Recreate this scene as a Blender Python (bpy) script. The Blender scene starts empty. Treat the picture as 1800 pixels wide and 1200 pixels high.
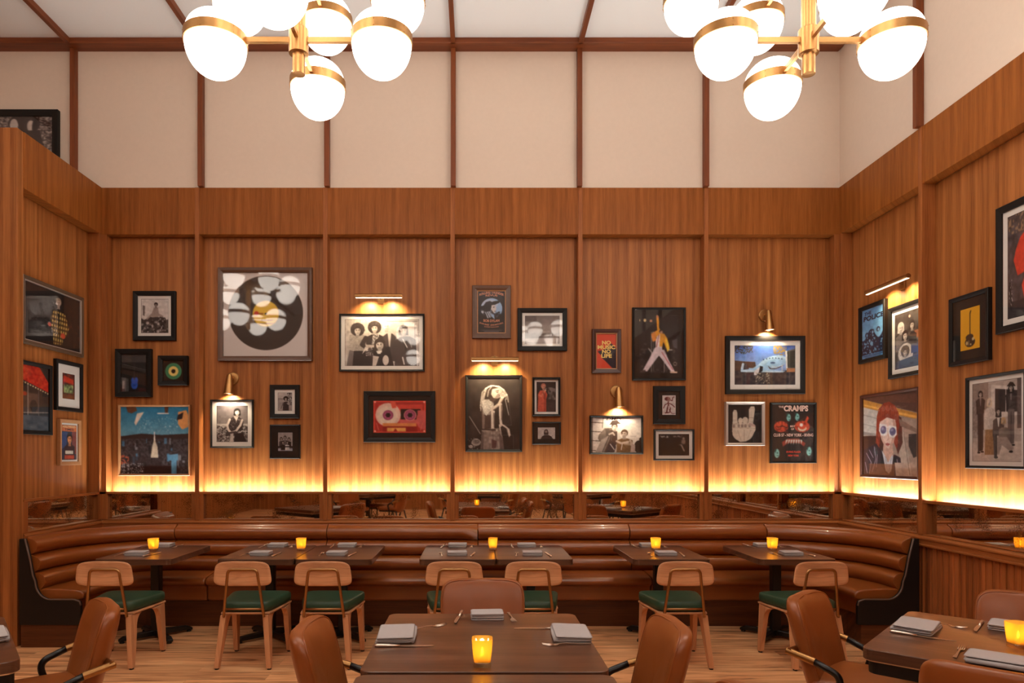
import bpy, math, random
import numpy as np
from mathutils import Vector, Matrix
random.seed(7)
PI = math.pi
S = bpy.context.scene
C = S.collection

# ---------------------------------------------------------------- camera, world, exposure
F, CX, CY, H = 1200.0, 835.0, 800.0, 1.6          # focal length and horizon point in pixels of the 1800x1200 frame; eye height
cam = bpy.data.objects.new('camera', bpy.data.cameras.new('camera'))
C.objects.link(cam)
cam.location = (0, 0, H); cam.rotation_euler = (PI/2, 0, 0)
cam.data.sensor_width = 36; cam.data.lens = 36*F/1800
cam.data.shift_x = (900-CX)/1800; cam.data.shift_y = (CY-600)/1800
cam.data.clip_start = 0.05
S.camera = cam
S.view_settings.view_transform = 'Standard'
S.view_settings.look = 'None'
S.view_settings.exposure = 0.0
S.view_settings.gamma = 1
S.view_settings.use_curve_mapping = False
try:
    S.cycles.use_denoising = True
    S.cycles.use_light_tree = True
    S.cycles.use_adaptive_sampling = False
    S.cycles.max_bounces = 8
    S.cycles.sample_clamp_indirect = 6
    S.cycles.caustics_reflective = False
    S.cycles.caustics_refractive = False
except Exception:
    pass
W = bpy.data.worlds.new('dim_room_world'); S.world = W; W.use_nodes = True
W.node_tree.nodes['Background'].inputs[0].default_value = (1.0, .8, .6, 1)
W.node_tree.nodes['Background'].inputs[1].default_value = 0.02
GLOBE_L = 7.0          # radiance of the chandelier globes
STRIP_L = 122.0         # radiance of the strip lamps hidden in the wall ledge
PICLIGHT_W = 22.0       # watts of each picture light bulb
SCONCE_W = 24.0

# ---------------------------------------------------------------- helpers
def lin(c):
    return tuple(((v/255)/12.92 if v/255 <= .04045 else ((v/255+.055)/1.055)**2.4) for v in c)
def prop(o, label=None, cat=None, group=None, kind=None):
    if label: o['label'] = label
    if cat: o['category'] = cat
    if group: o['group'] = group
    if kind: o['kind'] = kind
    return o
def empty(name, loc=(0, 0, 0), rz=0, label=None, cat=None, group=None, kind=None):
    o = bpy.data.objects.new(name, None); C.objects.link(o)
    o.location = loc; o.rotation_euler = (0, 0, rz); o.empty_display_size = .1
    return prop(o, label, cat, group, kind)
def copy_tree(o, parent=None):
    c = o.copy(); C.objects.link(c)
    if parent: c.parent = parent
    for ch in list(o.children): copy_tree(ch, c)
    return c

class MB:
    """collects shapes into one mesh"""
    def __init__(s): s.v = []; s.f = []
    def add(s, v, f):
        n = len(s.v); s.v += [tuple(p) for p in v]; s.f += [tuple(i+n for i in q) for q in f]; return s
    def box(s, x0, x1, y0, y1, z0, z1):
        v = [(x, y, z) for z in (z0, z1) for y in (y0, y1) for x in (x0, x1)]
        return s.add(v, [(0, 2, 3, 1), (4, 5, 7, 6), (0, 1, 5, 4), (2, 6, 7, 3), (0, 4, 6, 2), (1, 3, 7, 5)])
    def prism(s, pts, a, b, axis='z'):
        """polygon pts (u,v) extruded from a to b along axis"""
        def m(u, v, w):
            return {'z': (u, v, w), 'y': (u, w, v), 'x': (w, u, v)}[axis]
        n = len(pts)
        v = [m(p[0], p[1], a) for p in pts]+[m(p[0], p[1], b) for p in pts]
        f = [tuple(range(n-1, -1, -1)), tuple(range(n, 2*n))]+[(i, (i+1) % n, n+(i+1) % n, n+i) for i in range(n)]
        return s.add(v, f)
    def tube(s, path, r, n=12, cap=True, flat=None):
        P = [Vector(p) for p in path]; k = len(P)
        rr = r if isinstance(r, (list, tuple)) else [r]*k
        up = None; v = []
        for i in range(k):
            t = (P[min(i+1, k-1)]-P[max(i-1, 0)]).normalized()
            if up is None:
                a = Vector((0, 0, 1)) if abs(t.z) < .9 else Vector((1, 0, 0))
                up = (a-t*a.dot(t)).normalized()
            else: up = (up-t*up.dot(t)).normalized()
            sd = t.cross(up)
            for j in range(n):
                an = 2*PI*j/n
                v.append(P[i]+(up*math.cos(an)*(flat or 1)+sd*math.sin(an))*rr[i])
        f = [(i*n+j, i*n+(j+1) % n, (i+1)*n+(j+1) % n, (i+1)*n+j) for i in range(k-1) for j in range(n)]
        if cap: f += [tuple(range(n-1, -1, -1)), tuple((k-1)*n+j for j in range(n))]
        return s.add(v, f)
    def lathe(s, prof, n=32, M=None):
        """profile (r,z) spun about z"""
        v = []; f = []; k = len(prof)
        for r, z in prof:
            for j in range(n):
                a = 2*PI*j/n; v.append(Vector((r*math.cos(a), r*math.sin(a), z)))
        for i in range(k-1):
            for j in range(n): f.append((i*n+j, i*n+(j+1) % n, (i+1)*n+(j+1) % n, (i+1)*n+j))
        f += [tuple(range(n-1, -1, -1)), tuple((k-1)*n+j for j in range(n))]
        if M: v = [M @ p for p in v]
        return s.add(v, f)
    def pillow(s, c, a, b, h, e1=.5, e2=.35, nu=40, nv=14, ax='z', fn=None):
        """rounded box: superellipse outline (exponent e2) with edges rounded by e1; ax is the thin axis of half size b"""
        pw = lambda q, e: math.copysign(abs(q)**e, q)
        v = []; f = []
        for i in range(nv+1):
            t = -PI/2+PI*i/nv
            for j in range(nu):
                w = 2*PI*(j+.5)/nu
                p = pw(math.cos(t), e1)*a*pw(math.cos(w), e2); q = pw(math.cos(t), e1)*h*pw(math.sin(w), e2); r = b*pw(math.sin(t), e1)
                x, y, z = {'z': (p, q, r), 'y': (p, r, q), 'x': (r, p, q)}[ax]
                if fn: x, y, z = fn(x, y, z)
                v.append((c[0]+x, c[1]+y, c[2]+z))
        flip = ax == 'y'
        for i in range(nv):
            for j in range(nu):
                q = (i*nu+j, i*nu+(j+1) % nu, (i+1)*nu+(j+1) % nu, (i+1)*nu+j)
                f.append(q[::-1] if flip else q)
        return s.add(v, f)
    def ring(s, w, h, prof):
        """picture frame ring in the xz plane: prof = (inset, depth toward -y) points"""
        n = len(s.v); k = len(prof)
        for i, d in prof:
            X = w/2-i; Z = h/2-i
            s.v += [(-X, -d, -Z), (X, -d, -Z), (X, -d, Z), (-X, -d, Z)]
        for p in range(k-1):
            for j in range(4):
                s.f.append((n+p*4+j, n+p*4+(j+1) % 4, n+(p+1)*4+(j+1) % 4, n+(p+1)*4+j))
        return s
    def sweep(s, prof, frames, cap=True):
        """prof (u,z) carried along frames [(x,y,nx,ny)]: point = (x+u*nx, y+u*ny, z)"""
        k = len(prof); n0 = len(s.v)
        for (x, y, nx, ny) in frames:
            for u, z in prof: s.v.append((x+u*nx, y+u*ny, z))
        m = len(frames)
        for i in range(m-1):
            for j in range(k):
                a = n0+i*k+j; b = n0+i*k+(j+1) % k
                s.f.append((a, b, b+k, a+k))
        if cap:
            s.f.append(tuple(n0+j for j in range(k))); s.f.append(tuple(n0+(m-1)*k+j for j in range(k-1, -1, -1)))
        return s
    def build(s, name, mat, parent=None, smooth=False, bevel=0, seg=2, loc=None, auto=None):
        me = bpy.data.meshes.new(name); me.from_pydata(s.v, [], s.f)
        import bmesh
        bm = bmesh.new(); bm.from_mesh(me); bmesh.ops.recalc_face_normals(bm, faces=bm.faces); bm.to_mesh(me); bm.free()
        me.materials.append(mat)
        if smooth or auto:
            me.polygons.foreach_set('use_smooth', [True]*len(me.polygons))
            if auto:
                try: me.set_sharp_from_angle(angle=math.radians(auto))
                except Exception: pass
        o = bpy.data.objects.new(name, me); C.objects.link(o)
        if parent: o.parent = parent
        if loc: o.location = loc
        if bevel:
            b = o.modifiers.new('edge', 'BEVEL'); b.width = bevel; b.segments = seg; b.limit_method = 'ANGLE'; b.angle_limit = math.radians(40)
        return o
def rrect(w, h, r, n=6, cx=0, cy=0):
    p = []
    for sx, sy, a0 in ((1, 1, 0), (-1, 1, 90), (-1, -1, 180), (1, -1, 270)):
        for i in range(n+1):
            a = math.radians(a0+90*i/n)
            p.append((cx+sx*(w/2-r)+r*math.cos(a), cy+sy*(h/2-r)+r*math.sin(a)))
    return p
def bend(pts, r, n=6):
    """polyline with rounded corners"""
    P = [Vector(p) for p in pts]; out = [P[0]]
    for i in range(1, len(P)-1):
        a = (P[i-1]-P[i]); b = (P[i+1]-P[i]); rr = min(r, a.length*.49, b.length*.49)
        p0 = P[i]+a.normalized()*rr; p1 = P[i]+b.normalized()*rr
        for k in range(n+1):
            t = k/n; out.append(p0*(1-t)**2+P[i]*2*t*(1-t)+p1*t*t)
    return out+[P[-1]]

# ---------------------------------------------------------------- materials
def newmat(name):
    m = bpy.data.materials.new(name); m.use_nodes = True
    nt = m.node_tree; b = nt.nodes['Principled BSDF']
    return m, nt, b
def N(nt, t, **kw):
    n = nt.nodes.new(t)
    for k, v in kw.items():
        if k.startswith('i_'): n.inputs[k[2:].replace('_', ' ')].default_value = v
        else: setattr(n, k, v)
    return n
def plain(name, col, rough=.5, metal=0, spec=.5, noise=0, nscale=40, bump=0, coat=0, sheen=0):
    m, nt, b = newmat(name); L = nt.links.new
    c = lin(col)
    b.inputs['Base Color'].default_value = (*c, 1)
    b.inputs['Roughness'].default_value = rough; b.inputs['Metallic'].default_value = metal
    b.inputs['Specular IOR Level'].default_value = spec
    b.inputs['Coat Weight'].default_value = coat
    b.inputs['Sheen Weight'].default_value = sheen
    tc = N(nt, 'ShaderNodeTexCoord'); nz = N(nt, 'ShaderNodeTexNoise'); nz.inputs['Scale'].default_value = nscale; nz.inputs['Detail'].default_value = 4
    L(tc.outputs['Object'], nz.inputs['Vector'])
    if noise:
        mx = N(nt, 'ShaderNodeMix', data_type='RGBA')
        mx.inputs[6].default_value = (*[v*(1-noise) for v in c], 1); mx.inputs[7].default_value = (*[min(1, v*(1+noise)) for v in c], 1)
        L(nz.outputs['Fac'], mx.inputs[0]); L(mx.outputs[2], b.inputs['Base Color'])
    if bump:
        bp = N(nt, 'ShaderNodeBump'); bp.inputs['Strength'].default_value = bump; bp.inputs['Distance'].default_value = .002
        L(nz.outputs['Fac'], bp.inputs['Height']); L(bp.outputs[0], b.inputs['Normal'])
    return m
def wood(name, dark, light, axis='z', rough=.42, strip=.0, fine=1.0, spec=.35, stripamp=.35, grain=1.0, coat=0, wavy=0):
    """grain along axis; optional veneer strips across it"""
    m, nt, b = newmat(name); L = nt.links.new
    tc = N(nt, 'ShaderNodeTexCoord'); sp = N(nt, 'ShaderNodeSeparateXYZ'); L(tc.outputs['Object'], sp.inputs[0])
    along = {'x': 0, 'y': 1, 'z': 2}[axis]; oth = [i for i in range(3) if i != along]
    ad = N(nt, 'ShaderNodeMath', operation='ADD'); L(sp.outputs[oth[0]], ad.inputs[0]); L(sp.outputs[oth[1]], ad.inputs[1])
    al = N(nt, 'ShaderNodeMath', operation='MULTIPLY'); L(sp.outputs[along], al.inputs[0]); al.inputs[1].default_value = .035
    cb = N(nt, 'ShaderNodeCombineXYZ'); L(ad.outputs[0], cb.inputs[0]); L(al.outputs[0], cb.inputs[1])
    vec = cb.outputs[0]
    if wavy:
        wn = N(nt, 'ShaderNodeTexNoise'); wn.inputs['Scale'].default_value = 3; L(tc.outputs['Object'], wn.inputs['Vector'])
        wm = N(nt, 'ShaderNodeVectorMath', operation='SCALE'); L(wn.outputs['Color'], wm.inputs[0]); wm.inputs['Scale'].default_value = wavy
        wa = N(nt, 'ShaderNodeVectorMath', operation='ADD'); L(vec, wa.inputs[0]); L(wm.outputs[0], wa.inputs[1]); vec = wa.outputs[0]
    n1 = N(nt, 'ShaderNodeTexNoise'); n1.inputs['Scale'].default_value = 110*fine; n1.inputs['Detail'].default_value = 5; n1.inputs['Roughness'].default_value = .6; L(vec, n1.inputs['Vector'])
    n2 = N(nt, 'ShaderNodeTexNoise'); n2.inputs['Scale'].default_value = 16*fine; n2.inputs['Detail'].default_value = 3; L(vec, n2.inputs['Vector'])
    mx = N(nt, 'ShaderNodeMath', operation='MULTIPLY_ADD'); L(n1.outputs['Fac'], mx.inputs[0]); mx.inputs[1].default_value = .75*grain; L(n2.outputs['Fac'], mx.inputs[2])
    fac = mx.outputs[0]
    if strip:
        dv = N(nt, 'ShaderNodeMath', operation='DIVIDE'); L(ad.outputs[0], dv.inputs[0]); dv.inputs[1].default_value = strip
        fl = N(nt, 'ShaderNodeMath', operation='FLOOR'); L(dv.outputs[0], fl.inputs[0])
        wn2 = N(nt, 'ShaderNodeTexWhiteNoise', noise_dimensions='1D'); L(fl.outputs[0], wn2.inputs['W'])
        ma = N(nt, 'ShaderNodeMath', operation='MULTIPLY_ADD'); L(wn2.outputs['Value'], ma.inputs[0]); ma.inputs[1].default_value = stripamp; L(fac, ma.inputs[2]); fac = ma.outputs[0]
    sc_ = N(nt, 'ShaderNodeMath', operation='MULTIPLY'); L(fac, sc_.inputs[0]); sc_.inputs[1].default_value = .6; fac = sc_.outputs[0]
    rp = N(nt, 'ShaderNodeValToRGB'); L(fac, rp.inputs[0])
    e = rp.color_ramp.elements; e[0].position = .37 if not strip else .38+.3*stripamp*.4; e[0].color = (*lin(dark), 1); e[1].position = .68 if not strip else .70+.3*stripamp; e[1].color = (*lin(light), 1)
    e[1].position = min(1.0, e[1].position)
    L(rp.outputs[0], b.inputs['Base Color'])
    b.inputs['Roughness'].default_value = rough; b.inputs['Specular IOR Level'].default_value = spec; b.inputs['Coat Weight'].default_value = coat
    bp = N(nt, 'ShaderNodeBump'); bp.inputs['Strength'].default_value = .12; bp.inputs['Distance'].default_value = .001; L(n1.outputs['Fac'], bp.inputs['Height']); L(bp.outputs[0], b.inputs['Normal'])
    return m
def emit(name, col, strength):
    m, nt, b = newmat(name)
    b.inputs['Base Color'].default_value = (.8, .75, .7, 1)
    b.inputs['Emission Color'].default_value = (*col, 1); b.inputs['Emission Strength'].default_value = strength
    return m
M = {}
M['cream'] = plain('cream_wallcovering', (226, 207, 190), .85, spec=.2, noise=.03, nscale=25)
M['ceiling'] = plain('ceiling_paint', (242, 246, 249), .85, spec=.2)
M['veneer'] = wood('teak_veneer_panel', (126, 73, 34), (178, 112, 60), 'z', .42, strip=.03, stripamp=.30, fine=1.0, spec=.2)
M['band'] = wood('teak_fascia', (124, 69, 26), (164, 97, 43), 'z', .42, strip=.19, stripamp=.14, fine=1.3, spec=.15)
M['post'] = wood('teak_post', (130, 72, 34), (174, 106, 56), 'z', .42, spec=.2)
M['railx'] = wood('teak_rail_along_back', (128, 70, 32), (172, 104, 54), 'x', .42, spec=.25)
M['raily'] = wood('teak_rail_along_side', (104, 56, 24), (164, 96, 50), 'y', .4)
M['board'] = wood('teak_boards', (112, 58, 26), (188, 110, 58), 'z', .45, strip=.06633, stripamp=.4)
M['darkwood_x'] = wood('dark_trim_x', (98, 46, 20), (142, 76, 37), 'x', .45)
M['darkwood_y'] = wood('dark_trim_y', (98, 46, 20), (142, 76, 37), 'y', .45)
M['darkwood_z'] = wood('dark_trim_z', (98, 46, 20), (142, 76, 37), 'z', .45)
M['chairwood'] = wood('oak_chair', (186, 128, 88), (234, 178, 132), 'x', .5, wavy=.05, fine=.8)
M['chairleg'] = wood('oak_leg', (186, 126, 84), (226, 168, 122), 'z', .5)
M['plinth'] = wood('banquette_plinth_wood', (68, 33, 14), (104, 56, 26), 'x', .45)
M['table'] = wood('dark_stained_oak', (72, 45, 32), (112, 75, 55), 'x', .28, wavy=.03, fine=1.2, spec=.55, coat=.15)
M['leather'] = plain('cognac_leather', (140, 74, 28), .33, noise=.14, nscale=9, bump=.0, spec=.55, coat=.25)
M['leather2'] = plain('armchair_leather', (150, 82, 36), .34, noise=.14, nscale=7, spec=.55)
M['green'] = plain('green_vinyl', (46, 74, 54), .42, noise=.1, nscale=12, spec=.5)
M['black'] = plain('black_metal', (16, 14, 14), .35, spec=.5)
M['blackpanel'] = plain('black_end_panel', (14, 11, 10), .5, spec=.4)
M['brass'] = plain('brushed_brass', (178, 134, 84), .38, metal=1, noise=.08, nscale=60)
M['brasst'] = plain('bronze_tube', (176, 132, 86), .36, metal=1)
M['steel'] = plain('polished_steel', (244, 230, 214), .32, metal=1)
M['napkin'] = plain('grey_linen', (186, 180, 180), .9, spec=.15, noise=.05, nscale=200, bump=.3, sheen=.2)
M['mat'] = plain('white_mount', (228, 222, 216), .8, spec=.2)
M['matblack'] = plain('black_mount', (34, 30, 28), .7, spec=.2)
M['fr_black'] = plain('black_frame', (24, 20, 18), .5, spec=.25)
M['fr_brown'] = plain('brown_frame', (88, 56, 36), .35, noise=.2, nscale=30)
M['fr_maroon'] = plain('maroon_frame', (64, 30, 20), .35, spec=.5)
M['fr_wood'] = plain('pale_wood_frame', (170, 120, 78), .45, noise=.15, nscale=30)
M['fr_silver'] = plain('silver_frame', (196, 186, 178), .3, metal=.6)
M['fr_bronze'] = plain('bronze_frame', (120, 98, 78), .35, metal=.6)
M['wax'] = plain('wax', (240, 225, 190), .6)
M['strip'] = emit('strip_lamp', (.90, .97, .92), STRIP_L)
M['diff'] = emit('lamp_diffuser', (1.0, .88, .64), 2.6)
M['flame'] = emit('flame', (1.0, .62, .2), 60)
def mk_globe():
    m, nt, b = newmat('opal_ribbed_glass'); L = nt.links.new
    tc = N(nt, 'ShaderNodeTexCoord'); sp = N(nt, 'ShaderNodeSeparateXYZ'); L(tc.outputs['Object'], sp.inputs[0])
    at = N(nt, 'ShaderNodeMath', operation='ARCTAN2'); L(sp.outputs[1], at.inputs[0]); L(sp.outputs[0], at.inputs[1])
    mu = N(nt, 'ShaderNodeMath', operation='MULTIPLY'); L(at.outputs[0], mu.inputs[0]); mu.inputs[1].default_value = 56
    sn = N(nt, 'ShaderNodeMath', operation='SINE'); L(mu.outputs[0], sn.inputs[0])
    mr = N(nt, 'ShaderNodeMapRange'); L(sn.outputs[0], mr.inputs[0]); mr.inputs[1].default_value = -1; mr.inputs[2].default_value = 1; mr.inputs[3].default_value = .85; mr.inputs[4].default_value = 1.05
    # ribs only below the brass band, fading out towards the bottom
    mz = N(nt, 'ShaderNodeMapRange'); L(sp.outputs[2], mz.inputs[0]); mz.inputs[1].default_value = -.15; mz.inputs[2].default_value = -.06; mz.inputs[3].default_value = 0; mz.inputs[4].default_value = 1
    mt = N(nt, 'ShaderNodeMath', operation='LESS_THAN'); L(sp.outputs[2], mt.inputs[0]); mt.inputs[1].default_value = .03
    mm = N(nt, 'ShaderNodeMath', operation='MULTIPLY'); L(mz.outputs[0], mm.inputs[0]); L(mt.outputs[0], mm.inputs[1])
    mx = N(nt, 'ShaderNodeMix', data_type='FLOAT'); L(mm.outputs[0], mx.inputs[0]); mx.inputs[2].default_value = 1; L(mr.outputs[0], mx.inputs[3])
    ms = N(nt, 'ShaderNodeMath', operation='MULTIPLY'); L(mx.outputs[0], ms.inputs[0]); ms.inputs[1].default_value = GLOBE_L
    b.inputs['Base Color'].default_value = (.9, .88, .85, 1); b.inputs['Roughness'].default_value = .25
    b.inputs['Emission Color'].default_value = (1, .885, .77, 1); L(ms.outputs[0], b.inputs['Emission Strength'])
    return m
M['globe'] = mk_globe()
def mk_glass(name, tint=(1, 1, 1), rough=.03, k=1.0, ior=1.5):
    m, nt, b = newmat(name); L = nt.links.new; nt.nodes.remove(b)
    out = [n for n in nt.nodes if n.type == 'OUTPUT_MATERIAL'][0]
    t = N(nt, 'ShaderNodeBsdfTransparent'); t.inputs[0].default_value = (*tint, 1)
    g = N(nt, 'ShaderNodeBsdfGlossy'); g.inputs['Roughness'].default_value = rough
    lw = N(nt, 'ShaderNodeLayerWeight'); lw.inputs[0].default_value = .5
    pw = N(nt, 'ShaderNodeMath', operation='POWER'); L(lw.outputs['Facing'], pw.inputs[0]); pw.inputs[1].default_value = 5
    mu = N(nt, 'ShaderNodeMath', operation='MULTIPLY_ADD'); L(pw.outputs[0], mu.inputs[0]); mu.inputs[1].default_value = .9; mu.inputs[2].default_value = .042*k; mu.use_clamp = True
    mx = N(nt, 'ShaderNodeMixShader'); L(mu.outputs[0], mx.inputs[0]); L(t.outputs[0], mx.inputs[1]); L(g.outputs[0], mx.inputs[2]); L(mx.outputs[0], out.inputs[0])
    return m
M['glass'] = mk_glass('picture_glass')
def mk_amber():
    m, nt, b = newmat('amber_glass'); L = nt.links.new; nt.nodes.remove(b)
    out = [n for n in nt.nodes if n.type == 'OUTPUT_MATERIAL'][0]
    t = N(nt, 'ShaderNodeBsdfTranslucent'); t.inputs[0].default_value = (1.0, .72, .22, 1)
    d = N(nt, 'ShaderNodeBsdfDiffuse'); d.inputs[0].default_value = (.8, .55, .16, 1)
    g = N(nt, 'ShaderNodeBsdfGlossy'); g.inputs['Roughness'].default_value = .1
    m1 = N(nt, 'ShaderNodeMixShader'); m1.inputs[0].default_value = .25; L(t.outputs[0], m1.inputs[1]); L(d.outputs[0], m1.inputs[2])
    tr = N(nt, 'ShaderNodeBsdfTransparent'); tr.inputs[0].default_value = (1, .72, .2, 1)
    m0 = N(nt, 'ShaderNodeMixShader'); m0.inputs[0].default_value = .3; L(m1.outputs[0], m0.inputs[1]); L(tr.outputs[0], m0.inputs[2]); m1 = m0
    m2 = N(nt, 'ShaderNodeMixShader'); m2.inputs[0].default_value = .06; L(m1.outputs[0], m2.inputs[1]); L(g.outputs[0], m2.inputs[2]); L(m2.outputs[0], out.inputs[0])
    return m
M['amber'] = mk_amber()
M['clear'] = mk_glass('clear_glass_foot', (.95, .85, .65), .05, 2.5)
def mk_mirror():
    m, nt, b = newmat('antique_mirror'); L = nt.links.new
    tc = N(nt, 'ShaderNodeTexCoord')
    n1 = N(nt, 'ShaderNodeTexNoise'); n1.inputs['Scale'].default_value = 90; n1.inputs['Detail'].default_value = 6; L(tc.outputs['Object'], n1.inputs['Vector'])
    n2 = N(nt, 'ShaderNodeTexNoise'); n2.inputs['Scale'].default_value = 5; n2.inputs['Detail'].default_value = 3; L(tc.outputs['Object'], n2.inputs['Vector'])
    ad = N(nt, 'ShaderNodeMath', operation='MULTIPLY_ADD'); L(n1.outputs['Fac'], ad.inputs[0]); ad.inputs[1].default_value = .9; L(n2.outputs['Fac'], ad.inputs[2]); a0 = ad; ad = N(nt, 'ShaderNodeMath', operation='MULTIPLY'); L(a0.outputs[0], ad.inputs[0]); ad.inputs[1].default_value = .87
    rp = N(nt, 'ShaderNodeValToRGB'); L(ad.outputs[0], rp.inputs[0]); e = rp.color_ramp.elements
    e[0].position = 1.0; e[0].color = (.84, .77, .66, 1); e[1].position = .98; e[1].color = (.34, .27, .2, 1); e[0].position = .86
    L(rp.outputs[0], b.inputs['Base Color']); b.inputs['Metallic'].default_value = 1
    r2 = N(nt, 'ShaderNodeMapRange'); L(ad.outputs[0], r2.inputs[0]); r2.inputs[1].default_value = .9; r2.inputs[2].default_value = 1.2; r2.inputs[3].default_value = .02; r2.inputs[4].default_value = .4
    L(r2.outputs[0], b.inputs['Roughness'])
    return m
M['mirror'] = mk_mirror()
def mk_print():
    m, nt, b = newmat('photographic_print'); L = nt.links.new
    a = N(nt, 'ShaderNodeAttribute'); a.attribute_name = 'ink'
    L(a.outputs['Color'], b.inputs['Base Color']); b.inputs['Roughness'].default_value = .6; b.inputs['Specular IOR Level'].default_value = .25
    return m
M['print'] = mk_print()
def mk_floor():
    m, nt, b = newmat('oak_plank_floor'); L = nt.links.new
    tc = N(nt, 'ShaderNodeTexCoord')
    br = N(nt, 'ShaderNodeTexBrick'); L(tc.outputs['Object'], br.inputs['Vector'])
    br.inputs['Color1'].default_value = (.0, .0, .0, 1); br.inputs['Color2'].default_value = (1, 1, 1, 1); br.inputs['Mortar'].default_value = (.1, .1, .1, 1)
    br.inputs['Scale'].default_value = 1; br.inputs['Mortar Size'].default_value = .0015; br.inputs['Brick Width'].default_value = 1.5; br.inputs['Row Height'].default_value = .18; br.offset = .37
    mp = N(nt, 'ShaderNodeMapping'); L(tc.outputs['Object'], mp.inputs[0]); mp.inputs['Scale'].default_value = (.8, 8, 1)
    of = N(nt, 'ShaderNodeVectorMath', operation='ADD'); L(mp.outputs[0], of.inputs[0]); L(br.outputs['Color'], of.inputs[1])
    n1 = N(nt, 'ShaderNodeTexNoise'); n1.inputs['Scale'].default_value = 2.2; n1.inputs['Detail'].default_value = 7; n1.inputs['Distortion'].default_value = .8; L(of.outputs[0], n1.inputs['Vector'])
    rp = N(nt, 'ShaderNodeValToRGB'); L(n1.outputs['Fac'], rp.inputs[0]); e = rp.color_ramp.elements
    e[0].position = .30; e[0].color = (*lin((132, 80, 44)), 1); e[1].position = .68; e[1].color = (*lin((255, 200, 144)), 1)
    q = rp.color_ramp.elements.new(.46); q.color = (*lin((228, 164, 112)), 1)
    mx = N(nt, 'ShaderNodeMix', data_type='RGBA', blend_type='MULTIPLY'); mx.inputs[0].default_value = .45
    mr = N(nt, 'ShaderNodeMapRange'); L(br.outputs['Color'], mr.inputs[0]); mr.inputs[3].default_value = .45; mr.inputs[4].default_value = 1.15
    cc = N(nt, 'ShaderNodeCombineColor'); [L(mr.outputs[0], cc.inputs[i]) for i in range(3)]
    L(rp.outputs[0], mx.inputs[6]); L(cc.outputs[0], mx.inputs[7]); L(mx.outputs[2], b.inputs['Base Color'])
    b.inputs['Roughness'].default_value = .42; b.inputs['Specular IOR Level'].default_value = .4
    bp = N(nt, 'ShaderNodeBump'); bp.inputs['Strength'].default_value = .15; bp.inputs['Distance'].default_value = .002; L(n1.outputs['Fac'], bp.inputs['Height']); L(bp.outputs[0], b.inputs['Normal'])
    return m
M['floor'] = mk_floor()
# ---------------------------------------------------------------- room shell
YB, XR, XL, YPIER = 7.0, 3.733, -3.83, 5.71
ZM, ZL, ZB, ZT, ZC = .947, 1.227, 3.862, 4.342, 5.80
REC = .11
XFAR, YBACK = -6.6, -6.2
def struct(o): o['kind'] = 'structure'; return o
fl = struct(MB().box(XFAR, XR+.3, YBACK, YB+.3, -.1, 0).build('floor', M['floor']))
ce = struct(MB().box(XFAR-.2, XR+.3, YBACK-.2, YB+.3, ZC, ZC+.12).build('ceiling', M['ceiling']))
BX = [-4.10, -2.80, -1.511, -.222, 1.0675, 2.36]
for x in BX+[-5.39]:
    MB().box(x-.022, x+.022, YBACK, YB-.12, ZC-.055, ZC).build('beam', M['darkwood_y'], ce)
cr = struct(MB().prism([(6.86, ZC), (6.86, ZC-.055), (7.02, ZC-.055), (7.02, ZC)], XFAR, XR, 'x').build('trim_1', M['darkwood_x'], bevel=.006))
cr2 = struct(MB().box(XR-.14, XR+.02, YBACK, YB-.14, ZC-.055, ZC).build('trim_2', M['darkwood_y'], bevel=.006))

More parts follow.
